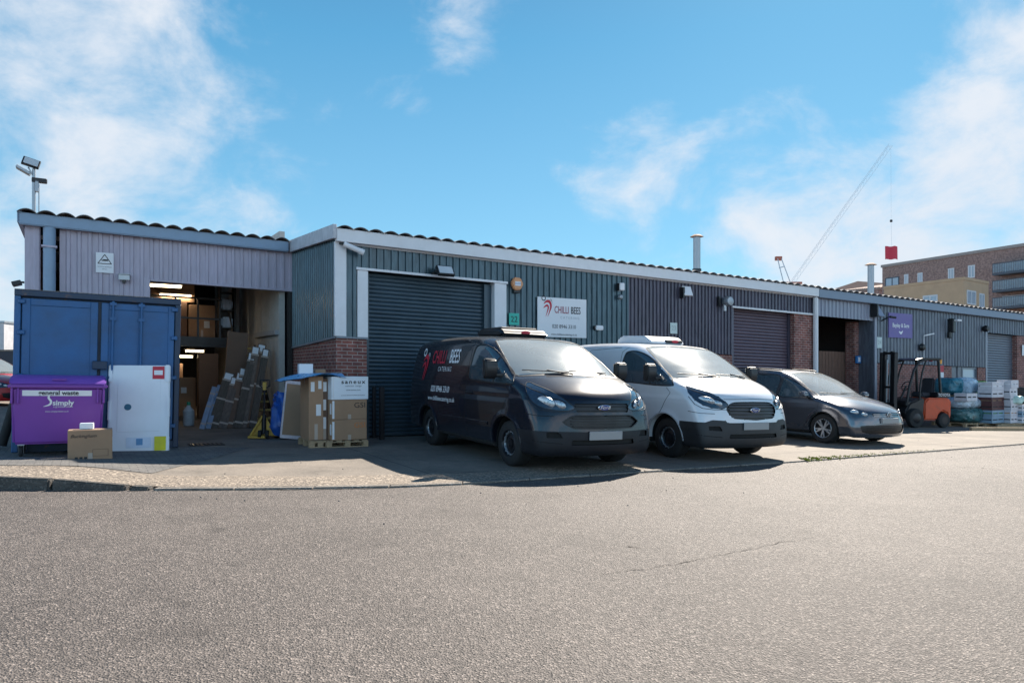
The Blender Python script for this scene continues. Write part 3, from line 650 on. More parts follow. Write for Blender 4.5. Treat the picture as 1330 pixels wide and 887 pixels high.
class Shape:
    def __init__(s, prof, wz, ww, plan, bow_n, bow_w, xsplit, tail_bow, arches, ra, crown=.05, kz=((0, .05), (3, .1)), flare=.012, inner=.62):
        s.poly = crom(prof, 5); s.wz, s.ww, s.plan = wz, ww, plan; s.bn, s.bw, s.xs, s.tb = bow_n, bow_w, xsplit, tail_bow
        s.arches, s.ra, s.crown, s.kz, s.flare, s.inner = arches, ra, crown, kz, flare, inner
        x0, z0 = s.poly.min(0)-.35; x1, z1 = s.poly.max(0)+.5
        s.gx = np.arange(x0, x1, .02); s.gz = np.arange(z0, z1, .02)
        X, Z = np.meshgrid(s.gx, s.gz, indexing='ij'); s.g = polysd(X, Z, s.poly); s.W = max(ww)
    def side(s, x, z):
        i = np.clip((x-s.gx[0])/.02, 0, len(s.gx)-1.001); j = np.clip((z-s.gz[0])/.02, 0, len(s.gz)-1.001)
        a = i.astype(int); b = j.astype(int); u = i-a; v = j-b; g = s.g
        return g[a, b]*(1-u)*(1-v)+g[a+1, b]*u*(1-v)+g[a, b+1]*(1-u)*v+g[a+1, b+1]*u*v
    def f(s, x, y, z):
        ay = np.abs(y); r = ay/s.W
        bow = np.interp(z, s.bw[0], s.bw[1])*r**s.bn*ss(s.xs-.9, s.xs+.2, x)
        xe = x+bow-s.tb*r**3*ss(s.xs-1.5, s.xs-2.2, x)
        ze = z+s.crown*r*r*ss(.8, 1.3, z)
        f1 = s.side(xe, ze)
        w = np.interp(z, s.wz, s.ww)*np.interp(x, s.plan[0], s.plan[1])
        for a in s.arches:
            dd = np.hypot(x-a, z-s.ra[1])-s.ra[0]; w = w+s.flare*np.exp(-(dd/.06)**2)
        f2 = (ay-w)*.97
        k = np.interp(z, [q[0] for q in s.kz], [q[1] for q in s.kz])
        f = smax(f1, f2, k)
        for a in s.arches:
            c = np.maximum(np.hypot(x-a, z-s.ra[1])-s.ra[0], s.inner-ay); f = smax(f, -c, .008)
        return f
    def grad(s, p, e=.004):
        x, y, z = p.T
        g = np.stack([s.f(x+e, y, z)-s.f(x-e, y, z), s.f(x, y+e, z)-s.f(x, y-e, z), s.f(x, y, z+e)-s.f(x, y, z-e)], 1)/(2*e); return g
    def mesh(s, h=.02):
        x0, z0 = s.poly.min(0)-.1; x1, z1 = s.poly.max(0)+.1; Y = s.W+.1
        xs = np.arange(x0, x1, h); ys = np.arange(-Y, Y, h)+h*.37; zs = np.arange(z0, z1, h)
        X, Y_, Z = np.meshgrid(xs, ys, zs, indexing='ij'); Fv = s.f(X.ravel(), Y_.ravel(), Z.ravel()).reshape(X.shape)
        nx, ny, nz = Fv.shape; S = Fv < 0; cell = np.zeros((nx-1, ny-1, nz-1), bool)
        c8 = [(i, j, k) for i in (0, 1) for j in (0, 1) for k in (0, 1)]
        sl_ = lambda A, c: A[c[0]:nx-1+c[0], c[1]:ny-1+c[1], c[2]:nz-1+c[2]]
        cnt = sum(sl_(S, c).astype(np.int8) for c in c8); cell = (cnt > 0) & (cnt < 8)
        I = np.argwhere(cell); idx = -np.ones(cell.shape, int); idx[cell] = np.arange(len(I))
        acc = np.zeros((len(I), 3)); n = np.zeros(len(I))
        for c in c8:
            for ax in range(3):
                if c[ax]: continue
                d = list(c); d[ax] = 1
                fa = Fv[I[:, 0]+c[0], I[:, 1]+c[1], I[:, 2]+c[2]]; fb = Fv[I[:, 0]+d[0], I[:, 1]+d[1], I[:, 2]+d[2]]
                m = (fa < 0) != (fb < 0); t = np.where(m, fa/(fa-fb+1e-12), 0)
                q = np.array(c, float)[None].repeat(len(I), 0); q[:, ax] = t
                acc[m] += q[m]; n[m] += 1
        P_ = (I+acc/n[:, None])*h+np.array([xs[0], ys[0], zs[0]])
        quads = []
        for ax in range(3):
            d = [0, 0, 0]; d[ax] = 1
            A = S[:nx-d[0], :ny-d[1], :nz-d[2]]; Bq = S[d[0]:, d[1]:, d[2]:]; cr = np.argwhere(A != Bq)
            o1, o2 = [a for a in range(3) if a != ax]
            ok = (cr[:, o1] > 0) & (cr[:, o2] > 0) & (cr[:, o1] < cell.shape[o1]) & (cr[:, o2] < cell.shape[o2]); cr = cr[ok]
            def at_(a, b):
                q = cr.copy(); q[:, o1] -= a; q[:, o2] -= b; return idx[q[:, 0], q[:, 1], q[:, 2]]
            Q = np.stack([at_(1, 1), at_(0, 1), at_(0, 0), at_(1, 0)], 1)
            ins = S[cr[:, 0], cr[:, 1], cr[:, 2]]
            fl = ins if ax != 1 else ~ins
            Q[~fl] = Q[~fl][:, ::-1]; quads.append(Q)
        Q = np.concatenate(quads)
        for _ in range(3):
            g = s.grad(P_); f = s.f(*P_.T); st = g*(f/np.maximum((g**2).sum(1), .2))[:, None]
            P_ = P_-np.clip(st, -.5*h, .5*h)
        return P_, Q
    # surface lookups
    def ysurf(s, x, z, hi=1.3):
        x = np.atleast_1d(np.asarray(x, float)); z = np.broadcast_to(np.asarray(z, float), x.shape); lo = np.full(x.shape, .25); h_ = np.full(x.shape, hi)
        for _ in range(24):
            m = (lo+h_)/2; q = s.f(x, m, z) < 0; lo = np.where(q, m, lo); h_ = np.where(q, h_, m)
        return lo
    def xsurf(s, y, z, lo_=-1.2):
        y = np.atleast_1d(np.asarray(y, float)); z = np.broadcast_to(np.asarray(z, float), y.shape); lo = np.full(y.shape, lo_); h_ = np.full(y.shape, 1.4)
        for _ in range(24):
            m = (lo+h_)/2; q = s.f(m, y, z) < 0; lo = np.where(q, m, lo); h_ = np.where(q, h_, m)
        return lo
    def zsurf(s, x, y):
        x = np.atleast_1d(np.asarray(x, float)); y = np.broadcast_to(np.asarray(y, float), x.shape); lo = np.full(x.shape, .5); h_ = np.full(x.shape, 2.4)
        for _ in range(24):
            m = (lo+h_)/2; q = s.f(x, y, m) < 0; lo = np.where(q, m, lo); h_ = np.where(q, h_, m)
        return lo
    def nrm(s, p):
        g = s.grad(np.asarray(p, float).reshape(-1, 3)); return g/np.linalg.norm(g, axis=1)[:, None]
def proj(kind, p):
    x, y, z = p.T
    if kind == 'side': return x, z
    if kind == 'front': return np.abs(y), z
    if kind == 'corner': return (np.abs(y)-x)*.7071, z
    if kind == 'top': return x, np.abs(y)
def unproj(kind, d0, d1, sgn):
    if kind == 'side': return np.stack([d0, d0*0, d1], 1)
    if kind == 'front': return np.stack([d0*0, d0*sgn, d1], 1)
    if kind == 'corner': return np.stack([-.7071*d0, .7071*d0*sgn, d1], 1)
    if kind == 'top': return np.stack([d0, d1*sgn, d0*0], 1)
def split_body(shape, P_, Q, regions, h):
    P_ = P_.copy(); nm = shape.nrm(P_); sgn = np.sign(P_[:, 1]); sgn[sgn == 0] = 1
    moved = np.zeros(len(P_), bool)
    for r in regions:                    # pull nearby vertices onto each outline, so that cuts are clean
        a, b = proj(r['proj'], P_); near = r['dom'](P_, nm) & ~moved
        lo = r['poly'].min(0)-h; hi = r['poly'].max(0)+h; near &= (a > lo[0]) & (a < hi[0]) & (b > lo[1]) & (b < hi[1])
        k = np.where(near)[0]
        if not len(k): continue
        sd = polysd(a[k], b[k], r['poly']); e = .002
        ga = (polysd(a[k]+e, b[k], r['poly'])-polysd(a[k]-e, b[k], r['poly']))/(2*e); gb = (polysd(a[k], b[k]+e, r['poly'])-polysd(a[k], b[k]-e, r['poly']))/(2*e)
        m = np.abs(sd) < .52*h; kk = k[m]
        P_[kk] += unproj(r['proj'], -sd[m]*ga[m], -sd[m]*gb[m], sgn[kk]); moved[kk] = True
        g = shape.grad(P_[kk]); f = shape.f(*P_[kk].T); P_[kk] -= np.clip(g*(f/np.maximum((g**2).sum(1), .2))[:, None], -.01, .01)
    cen = P_[Q].mean(1); cn = shape.nrm(cen); own = np.full(len(Q), -1)
    for i, r in enumerate(regions):
        a, b = proj(r['proj'], cen); m = (own < 0) & r['dom'](cen, cn); k = np.where(m)[0]
        sd = polysd(a[k], b[k], r['poly']); own[k[sd < 0]] = i
    return P_, own
def submesh(P_, Q, name, mat, parent, shape, inset=0., smooth=True):
    ids, inv = np.unique(Q.ravel(), return_inverse=True); v = P_[ids]; n = shape.nrm(v); v = v-n*inset
    me = bpy.data.meshes.new(name); me.from_pydata(v.tolist(), [], inv.reshape(Q.shape).tolist())
    me.polygons.foreach_set('use_smooth', [smooth]*len(me.polygons)); me.update()
    me.materials.append(mat); 
    try: me.normals_split_custom_set_from_vertices([tuple(q) for q in n])
    except Exception: pass
    o = bpy.data.objects.new(name, me); COL.objects.link(o); o.parent = parent; return o
def surf_pts(shape, kind, pts, sgn=1, off=.0):
    pts = np.asarray(pts, float)
    if kind == 'side': y = shape.ysurf(pts[:, 0], pts[:, 1]); p = np.stack([pts[:, 0], y, pts[:, 1]], 1)
    elif kind == 'front': x = shape.xsurf(pts[:, 0], pts[:, 1]); p = np.stack([x, pts[:, 0], pts[:, 1]], 1)
    elif kind == 'corner':
        q, z = pts[:, 0], pts[:, 1]; lo = np.full(q.shape, 0.); hi = np.full(q.shape, 3.)
        for _ in range(26):
            m = (lo+hi)/2; x = (m-q)*.7071; y = (m+q)*.7071; i = shape.f(x, y, z) < 0; lo = np.where(i, m, lo); hi = np.where(i, hi, m)
        p = np.stack([(lo-q)*.7071, (lo+q)*.7071, z], 1)
    elif kind == 'top': z = shape.zsurf(pts[:, 0], pts[:, 1]); p = np.stack([pts[:, 0], pts[:, 1], z], 1)
    n = shape.nrm(p); p = p+n*off; p[:, 1] *= sgn; n[:, 1] *= sgn; return p, n
def strip(mb, shape, kind, pts, w, off=.004, sgn=1, closed=False, th=.006):
    # a thin raised band that follows the body along a 2D line
    pts = np.asarray(pts, float)
    if closed: pts = np.concatenate([pts, pts[:1]])
    p, n = surf_pts(shape, kind, pts, sgn, off); m = len(p); vs = []
    for i in range(m):
        d = p[min(i+1, m-1)]-p[max(i-1, 0)]
        if closed and i in (0, m-1): d = p[1]-p[m-2]
        d /= np.linalg.norm(d)+1e-9; s_ = np.cross(d, n[i]); s_ /= np.linalg.norm(s_)+1e-9
        vs += [p[i]-s_*w/2-n[i]*th, p[i]-s_*w/2*.7, p[i]+s_*w/2*.7, p[i]+s_*w/2-n[i]*th]
    mb.add([tuple(v) for v in vs], [(4*i+k, 4*i+k+1, 4*i+k+5, 4*i+k+4) for i in range(m-1) for k in range(3)])
def dense(poly, step=.03):
    o = []; n = len(poly)
    for i in range(n-1):
        a, b = np.array(poly[i]), np.array(poly[i+1]); k = max(1, int(np.linalg.norm(b-a)/step)); o += [a+(b-a)*t/k for t in range(k)]
    o.append(np.array(poly[-1])); return np.array(o)
def wheel(parent, loc, r, w, side, style):
    t = bpy.data.objects.new('wheel', None); COL.objects.link(t); t.parent = parent; t.location = loc; t.empty_display_size = .1
    if style == 'alloy': t.rotation_euler = (0, .35, 0)
    s = side; rim = r*(.62 if style == 'steel' else .66)
    MB().lathe([(rim-.01, -w/2), (r*.9, -w/2), (r*.975, -w/2+.02), (r, -w/2+.05), (r, w/2-.05), (r*.975, w/2-.02), (r*.9, w/2), (rim-.01, w/2), (rim-.02, w/2-.02), (rim-.02, -w/2+.02), (rim-.01, -w/2)], 1, 48, cap=False).build('tyre', m_rubber, t, smooth=True)
    y = w/2*s
    def L(prof): return [(a, b*s) for a, b in prof]
    if style == 'steel':
        MB().lathe(L([(rim, w/2-.005), (rim-.012, w/2-.0), (rim-.025, w/2-.03), (rim*.8, w/2-.065), (rim*.76, w/2-.05), (rim*.6, w/2-.03), (rim*.55, w/2-.045), (rim*.3, w/2-.035), (rim*.28, w/2-.01), (.0001, w/2-.008)]), 1, 48, cap=False).build('rim', m_blackmetal, t, smooth=True)
        mb = MB(); mb.lathe(L([(rim*.80, w/2-.045), (rim*.83, w/2-.03), (rim*.79, w/2-.024), (rim*.745, w/2-.035), (rim*.74, w/2-.05), (rim*.80, w/2-.045)]), 1, 48, cap=False)
        for k in range(16):
            a = 2*math.pi*k/16; mb.box(rim*.74, rim*.9, -.012, .012, -.012, .012, Matrix.Translation((0, y-.04*s, 0)) @ Matrix.Rotation(a, 4, 'Y'))
        mb.build('wheel_trim', m_grey, t, smooth=True)
        mb = MB(); mb.cyl((0, y-.04*s, 0), (0, y+.004*s, 0), rim*.2, 20); hub = mb
    else:
        MB().lathe(L([(rim, w/2-.004), (rim-.012, w/2-.0), (rim-.02, w/2-.02), (rim-.03, w/2-.08), (.0001, w/2-.085)]), 1, 48, cap=False).build('rim', M('dark wheel barrel', (.05, .05, .055), .4, m=.5), t, smooth=True)
        mb = MB(); mb.lathe(L([(rim-.001, w/2-.006), (rim-.01, w/2+.004), (rim-.022, w/2-.006)]), 1, 48, cap=False)
        for k in range(5):
            for da in (-.19, .19):
                a0 = 2*math.pi*k/5; a1 = a0+da; p0 = Vector((math.cos(a0)*rim*.14, y-.02*s, math.sin(a0)*rim*.14)); p1 = Vector((math.cos(a1)*(rim-.01), y-.008*s, math.sin(a1)*(rim-.01)))
                mb.bar(p0, p1, .03, .02, (0, 1, 0))
        mb.cyl((0, y-.05*s, 0), (0, y-.004*s, 0), rim*.2, 20); hub = MB(); mb.build('spokes', M('silver alloy', (.55, .56, .58), .3, m=.7, var=.04), t, smooth=False)
    mb = hub; mb.cyl((0, y-.06*s, 0), (0, y-.02*s, 0), rim*.36 if style == 'steel' else rim*.15, 20)
    for k in range(5):
        a = 2*math.pi*k/5+.6; rr = rim*(.34 if style == 'steel' else .12); mb.cyl((math.cos(a)*rr, y-.05*s, math.sin(a)*rr), (math.cos(a)*rr, y-.015*s, math.sin(a)*rr), .011, 8)
    mb.build('hub_cap', m_blackmetal, t, smooth=True)
    return t
m_glass = M('dusty glass with painted cloud reflection', (.50, .60, .64), .17, var=.05, scale=3, alpha=.45, spec=.9, coat=.8, sheen=1.)  # pale base and sheen: dust, plus cloud reflection painted in
m_sglass = M('side window glass', (.05, .085, .11), .04, var=.05, alpha=.8, spec=.9, coat=.5)
m_seat = M('dark seat fabric', (.04, .04, .05), .9)
m_dash = M('grey dashboard', (.16, .17, .18), .7)
m_dashpale = M('papers on dashboard', (.62, .58, .5), .8, var=.15)
m_amber = M('amber lamp plastic', (.5, .2, .03), .3)
m_refl = M('headlamp reflector', (.40, .42, .45), .3, m=.7, var=.45, scale=26)
m_bowl = M('dark headlamp housing', (.03, .05, .075), .08, var=.3, scale=14, coat=1)
m_under = M('black underbody', (.01, .01, .01), .9)

VAN = Shape(prof=[(.55, .235), (.86, .23), (.95, .27), (.99, .36), (1.0, .5), (.995, .62), (.985, .74), (.965, .86), (.93, .99), (.89, 1.07), (.80, 1.15), (.62, 1.24), (.38, 1.335), (.22, 1.39),
                  (.0, 1.515), (-.22, 1.645), (-.5, 1.80), (-.72, 1.905), (-.9, 1.96), (-1.1, 1.995), (-1.5, 2.025), (-2.3, 2.04), (-3.2, 2.02), (-3.7, 1.985), (-3.86, 1.93), (-3.92, 1.78), (-3.95, 1.4), (-3.975, 1.0),
                  (-3.99, .6), (-3.985, .4), (-3.93, .33), (-3.4, .3), (-2.0, .255), (-1, .24)],
            wz=[.2, .3, .42, .55, .75, .95, 1.02, 1.08, 1.2, 1.32, 1.5, 1.75, 1.95, 2.15], ww=[.88, .925, .95, .968, .98, .986, .984, .972, .965, .952, .925, .875, .83, .77],
            plan=([-4.0, -3.2, -2, -1, .1, .5, .8, 1.0], [.965, .99, 1, 1, 1, .985, .955, .91]),
            bow_n=2.3, bow_w=([.2, .5, .75, 1.05, 1.2, 1.5, 1.9], [.22, .26, .3, .36, .30, .22, .16]), xsplit=-.6, tail_bow=.10,
            arches=(0, -2.93), ra=(.405, .36), crown=.045, kz=((.2, .05), (.6, .09), (1.0, .10), (1.3, .08), (1.6, .09), (1.9, .17)), flare=.014)
HV = .02
vanP, vanQ = VAN.mesh(HV)
side_dom = lambda p, n: (np.abs(n[:, 1]) > .45) & (np.abs(p[:, 1]) > .5)
front_dom = lambda p, n: (p[:, 0] > .25) & (n[:, 0] > .1) & (p[:, 2] < 1.2)
ws_dom = lambda p, n: (p[:, 0] > -1.2) & (p[:, 0] < .45) & (n[:, 2] > .25) & (p[:, 2] > 1.28) & (n[:, 0] > .12)
def cr(p, k=5): return crom(p, k)
SIDEWIN = cr([(-1.18, 1.28), (-1.27, 1.36), (-1.275, 1.55), (-1.24, 1.76), (-1.16, 1.835), (-.95, 1.845), (-.72, 1.79), (-.5, 1.69), (-.25, 1.545), (-.02, 1.395), (.14, 1.27), (.12, 1.235), (-.3, 1.235), (-.85, 1.262)])
WSCREEN = cr([(-.3, 1.402), (0, 1.405), (.3, 1.40), (.62, 1.372), (.78, 1.352), (.85, 1.375), (.85, 1.43), (.815, 1.59), (.775, 1.76), (.74, 1.865), (.68, 1.92), (.4, 1.955), (0, 1.965), (-.3, 1.96)])
GR1 = np.array([(-.2, .815), (.42, .815), (.50, .795), (.60, .725), (.56, .69), (.46, .635), (-.2, .63)])
GRU = np.array([(-.2, .985), (.42, .98), (.44, .93), (.40, .855), (-.2, .855)])
HEAD = cr([(.36, 1.265), (.20, 1.225), (.0, 1.155), (-.16, 1.075), (-.27, .985), (-.335, .925), (-.29, .885), (-.14, .882), (.03, .91), (.17, .975), (.29, 1.10)])
HEAD2 = np.array([(.36, 1.245), (.15, 1.19), (.0, 1.145), (-.14, 1.08), (-.245, 1.0), (-.29, .95), (-.26, .905), (-.20, .875), (-.05, .89), (.08, .935), (.20, 1.01), (.31, 1.13)])
GR2 = cr([(-.3, 1.0), (0, 1.0), (.30, .995), (.42, .975), (.49, .92), (.515, .86), (.48, .79), (.42, .735), (.32, .715), (-.3, .71)], 4)
def lower_poly(kind):
    if kind == 'dark': return np.array([(-1.2, .56), (1.2, .60), (1.2, .1), (-1.2, .1)])
    return np.array([(-1.2, .655), (.50, .655), (.56, .69), (.74, .70), (.84, .66), (.93, .66), (1.3, .66), (1.3, .1), (-1.2, .1)])
def van(kind, label, group, xy, rz, scale, paint):
    t = gthing('panel_van', label, 'van', xy, rz, group); t.scale = scale
    S = VAN
    reg = [dict(proj='side', poly=SIDEWIN, dom=side_dom, name='side_window', mat=m_sglass, ins=.006),
           dict(proj='front', poly=WSCREEN, dom=ws_dom, name='windscreen', mat=m_glass, ins=.004),
           dict(proj='corner', poly=HEAD if kind == 'dark' else HEAD2, dom=lambda p, n: (p[:, 0] > .2) & (p[:, 2] > .8) & (n[:, 2] < .9), name='headlight', mat=m_bowl, ins=.004)]
    if kind == 'dark':
        reg += [dict(proj='front', poly=GR1, dom=front_dom, name='lower_grille', mat=m_black, ins=.03),
                dict(proj='front', poly=GRU, dom=front_dom, name='upper_grille', mat=m_black, ins=.02)]
    else: reg += [dict(proj='front', poly=GR2, dom=front_dom, name='grille', mat=m_black, ins=.03)]
    reg += [dict(proj='front', poly=np.array([(-.3, .40), (.5, .40), (.48, .47), (-.3, .47)]), dom=front_dom, name='bumper_intake', mat=m_under, ins=.025),
            dict(proj='front', poly=np.array([(.60, .50), (.66, .58), (.80, .575), (.80, .50)]) if kind == 'dark' else np.array([(.6, .52), (.64, .6), (.8, .6), (.8, .53)]), dom=front_dom, name='fog_lamp_recess', mat=m_under, ins=.02),
            dict(proj='front', poly=lower_poly(kind), dom=lambda p, n: (p[:, 0] > .36), name='bumper', mat=M('grained black bumper plastic', (.022, .023, .026), .55, var=.1, scale=30) if kind == 'white' else M('dark grained bumper', (.013, .014, .018), .5, spec=.3), ins=-.003),
            dict(proj='side', poly=np.array([(-4.2, .34), (-.38, .32), (-.38, .1), (-4.2, .1)]), dom=lambda p, n: p[:, 0] < .3, name='sill', mat=m_under, ins=0)]
    P_, own = split_body(S, vanP, vanQ, reg, HV)
    submesh(P_, vanQ[own < 0], 'body', paint, t, S)
    parts = {}
    cy = P_[vanQ].mean(1)[:, 1]
    for i, r in enumerate(reg):
        if r['name'] in ('side_window', 'headlight', 'fog_lamp_recess'):
            for sg in (-1, 1):
                q = vanQ[(own == i) & (np.sign(cy) == sg)]
                if len(q): parts[r['name'], sg] = submesh(P_, q, r['name'], r['mat'], t, S, r['ins'])
        else:
            q = vanQ[own == i]
            if len(q): parts[r['name'], 0] = submesh(P_, q, r['name'], r['mat'], t, S, r['ins'])
    # window seals
    mb = MB()
    wsl = np.array([q for q in WSCREEN if q[0] >= -.001]); i0 = np.argmin(np.abs(wsl[:, 0])+(wsl[:, 1] > 1.6)*9)
    full = np.concatenate([wsl, wsl[::-1]*np.array([-1, 1])])
    strip(mb, S, 'front', dense(full.tolist()+[full[0].tolist()], .04), .03 if kind == 'dark' else .022, .003); mb.build('window_seal', m_black, t, smooth=True)
    for sg in (-1, 1):
        mb = MB(); strip(mb, S, 'side', SIDEWIN, .024, .003, sg, closed=True); strip(mb, S, 'side', dense([(-.42, 1.245), (-.42, 1.64)]), .03, .003, sg); mb.build('window_seal', m_black, t, smooth=True)
    # seams, mouldings, arch lips
    m_seam = M('shadow gap', (.006, .006, .007), .9, var=0)
    for sg in (-1, 1):
        mb = MB()
        for ln in ([(-1.33, .34), (-1.335, 1.25), (-1.33, 1.83), (-1.2, 1.92)], [(.02, 1.20), (.12, 1.12), (-.0, .95), (-.1, .78), (-.36, .62), (-.42, .5), (-.44, .34)],
                   [(-2.42, .34), (-2.42, .8), (-2.40, 1.5), (-2.36, 1.88), (-1.4, 1.92)], [(-3.9, 1.22), (-2.45, 1.22)], [(.2, 1.26), (.5, 1.16), (.78, 1.06)] if False else [(-3.9, .75), (-3.5, .72)]):
            strip(mb, S, 'side', dense(ln, .05), .011, .0015, sg, th=.004)
        mb.build('door_seam', m_seam, t, smooth=True)
        mb = MB(); strip(mb, S, 'side', dense([(-2.36, .60), (-1.9, .605), (-.55, .60)], .06), .055, .012, sg, th=.016); mb.build('rub_strip', paint if kind == 'dark' else m_black, t, smooth=True)
        for xa in (0, -2.93):
            mb = MB(); an = np.linspace(-.08, math.pi+.08, 40); pts = np.stack([xa+.412*np.cos(an), .36+.412*np.sin(an)], 1)
            pts = pts[(pts[:, 1] > .3)]; strip(mb, S, 'side', pts, .03, .006, sg, th=.02); mb.build('arch_lip', paint if kind == 'dark' else M('white van paint edge', (.5, .5, .52), .4), t, smooth=True)
            mb = MB(); mb.lathe([(.40, .60*sg), (.40, .93*sg), (.392, .93*sg), (.392, .60*sg)], 1, 40, (xa, 0, .36)); 
            mb = MB(); vs = []
            for a in np.linspace(-.15, math.pi+.15, 30): vs += [(xa+.398*math.cos(a), .6*sg, .36+.398*math.sin(a)), (xa+.398*math.cos(a), .9*sg, .36+.398*math.sin(a))]
            mb.add(vs, [(2*i, 2*i+2, 2*i+3, 2*i+1) for i in range(29)]); mb.build('arch_liner', m_under, t)
    mb = MB(); strip(mb, S, 'top', dense([(.28, .9), (.5, .84), (.72, .72), (.85, .52)], .04), .010, .002); strip(mb, S, 'top', dense([(.28, -.9), (.5, -.84), (.72, -.72), (.85, -.52)], .04), .010, .002)
    strip(mb, S, 'front', dense([(-.52, 1.035), (0, 1.042), (.52, 1.035)], .04), .011, .002); mb.build('bonnet_seam', m_seam, t, smooth=True)
    # grille bars
    mb = MB()
    if kind == 'dark':
        for z in (.665, .70, .74, .78): strip(mb, S, 'front', dense([(-.5+abs(z-.72)*.6, z), (.5-abs(z-.72)*.6, z)], .05), .016, -.008, th=.02)
        for z in (.89, .95): strip(mb, S, 'front', dense([(-.41, z), (.41, z)], .05), .02, -.004, th=.02)
    else:
        for z in (.755, .81, .865, .92, .965): strip(mb, S, 'front', dense([(-.46, z), (.46, z)], .05), .024, -.004, th=.024)
    mb.build('grille_bars', m_black if kind == 'dark' else M('dark grey grille bars', (.045, .045, .055), .4), t, smooth=True)
    if kind == 'dark':
        mb = MB(); strip(mb, S, 'front', dense([(.02, .815), (.42, .815), (.50, .795), (.60, .725), (.56, .69), (.46, .635), (.02, .63)]), .02, .004, 1); strip(mb, S, 'front', dense([(.02, .815), (.42, .815), (.50, .795), (.60, .725), (.56, .69), (.46, .635), (.02, .63)]), .02, .004, -1); mb.build('grille_frame', m_black, t, smooth=True)
    for sg in (-1, 1):
        mb = MB(); strip(mb, S, 'corner', dense([(-.10, .80), (.10, .805), (.30, .83)], .04), .011, .0015, sg, th=.004); strip(mb, S, 'corner', dense([(-.22, .42), (.0, .44), (.25, .47)], .04), .014, .004, sg, th=.01); mb.build('bumper_seam', m_seam, t, smooth=True)
        mb = MB(); strip(mb, S, 'corner', dense([(-.28, .87), (-.1, .865), (.08, .885), (.20, .95), (.30, 1.07)], .04), .012, .004, sg, th=.008); mb.build('lamp_trim', m_black, t, smooth=True)
    # badge
    zb = .925 if kind == 'dark' else .862; xb = float(S.xsurf([0.], zb)[0])+.0
    badge = MB(); badge.lathe([(.001, 0), (.5, 0), (.5, .25), (.44, .35), (.001, .35)], 0, 32); badge.v = [(v[0]*.05+xb-.004, v[1]*.20, zb+v[2]*.085) for v in badge.v]; bo = badge.build('badge', m_chrome, t, smooth=True)
    b2 = MB(); b2.lathe([(.001, 0), (.43, 0), (.43, .1), (.001, .12)], 0, 32); b2.v = [(v[0]*.05+xb+.013, v[1]*.20, zb+v[2]*.083) for v in b2.v]; b2.build('badge_oval', M('badge blue enamel', (.02, .04, .2), .2), bo, smooth=True)
    lettering('Ford', .07, m_chrome, bo, lambda x, y: (xb+.0205, x*1.15, zb+y), shear=.35, bold=.001)
    # number plate
    mb = MB(); xp = float(S.xsurf([0.], .52 if kind == 'dark' else .60)[0]); zp = .53 if kind == 'dark' else .60
    mb.box(xp+.0, xp+.018, -.26, .26, zp-.062, zp+.062); mb.build('number_plate', m_plate, t, bevel=.005)
    # lamps inside the headlights
    for sg in (-1, 1):
        mb = MB()
        lst = ((.02, 1.0, .12, .075), (-.14, .965, .10, .06)) if kind == 'dark' else ((.03, 1.02, .13, .06), (-.12, .975, .09, .05))
        for (q, z, rw, rh) in lst:
            p, n = surf_pts(S, 'corner', [(q, z)], 1, -.012)
            m = MB(); m.lathe([(.001, 0), (.6, .02), (1, -.2), (1.02, 0), (.98, .2), (.7, .38), (.3, .5), (.001, .52)], 0, 20)
            an = Vector((.7071, .7071*1, 0)); sd_ = Vector((-.7071, .7071, 0))
            m.v = [tuple(Vector(p[0])+an*v[0]*.045+sd_*v[1]*rw+Vector((0, 0, v[2]*rh+v[1]*rh*.35))) for v in m.v]
            m.v = [(v[0], v[1]*sg, v[2]) for v in m.v]; mb.add(m.v, m.f)
        mb.build('reflector', m_refl, parts['headlight', sg], smooth=True)
        mb = MB()
        o = HEAD if kind == 'dark' else HEAD2; strip(mb, S, 'corner', o, .014, .001, sg, closed=True); mb.build('lamp_frame', m_black, parts['headlight', sg], smooth=True)
    # mirrors
    for sg in (-1, 1):
        mb = MB(); base = Vector((-.18, .92*sg, 1.36)); cx = Vector((-.22, 1.11*sg, 1.45))
        pr = [(.0, -.16), (.04, -.14), (.075, -.05), (.085, .07), (.055, .14), (0, .16), (-.035, .145), (-.045, 0), (-.04, -.14)]
        mb.prism([(cx.x+a, cx.z+b) for a, b in pr], 1, cx.y-.10, cx.y+.085); mr_ = mb.build('mirror', m_black, t, bevel=.03, seg=3, smooth=True)
        mb = MB(); mb.bar(base, cx+Vector((0, -.08*sg, -.09)), .09, .06); mb.build('mirror_arm', m_black, t, bevel=.015)
        mb = MB(); mb.box(cx.x-.058, cx.x-.052, cx.y-.09, cx.y+.09, cx.z-.13, cx.z+.13); mb.build('mirror_glass', m_chrome, mr_)
        mb = MB(); p, n = surf_pts(S, 'side', [(-1.18, 1.06)], sg, .03); p = p[0]
        mb.tube([(p[0]-.1, p[1]-.03*sg, p[2]), (p[0]-.07, p[1], p[2]), (p[0]+.07, p[1], p[2]), (p[0]+.1, p[1]-.03*sg, p[2])], .014); mb.build('door_handle', m_black if kind == 'dark' else M('white van handle', (.6, .6, .62), .3), t, smooth=True)
    # wipers and washer jets
    for (ya, yb) in ((.62, -.05), (-.08, -.72)):
        mb = MB(); pts = dense([(ya, 1.41), (yb, 1.43)], .05); p, n = surf_pts(S, 'front', pts, 1, .018)
        mb.tube([tuple(q) for q in p], .008, 6); a = p[0]; mb.tube([tuple(surf_pts(S, 'front', [(ya*.9+.02, 1.375)], 1, .02)[0][0]), tuple(p[len(p)//2]+np.array([.0, 0, .015]))], .011, 6); mb.build('wiper', m_black, t, smooth=True)
    mb = MB(); strip(mb, S, 'front', dense([(-.82, 1.352), (-.4, 1.38), (0, 1.386), (.4, 1.38), (.82, 1.352)], .05), .045, .003); mb.build('scuttle', m_black, t, smooth=True)
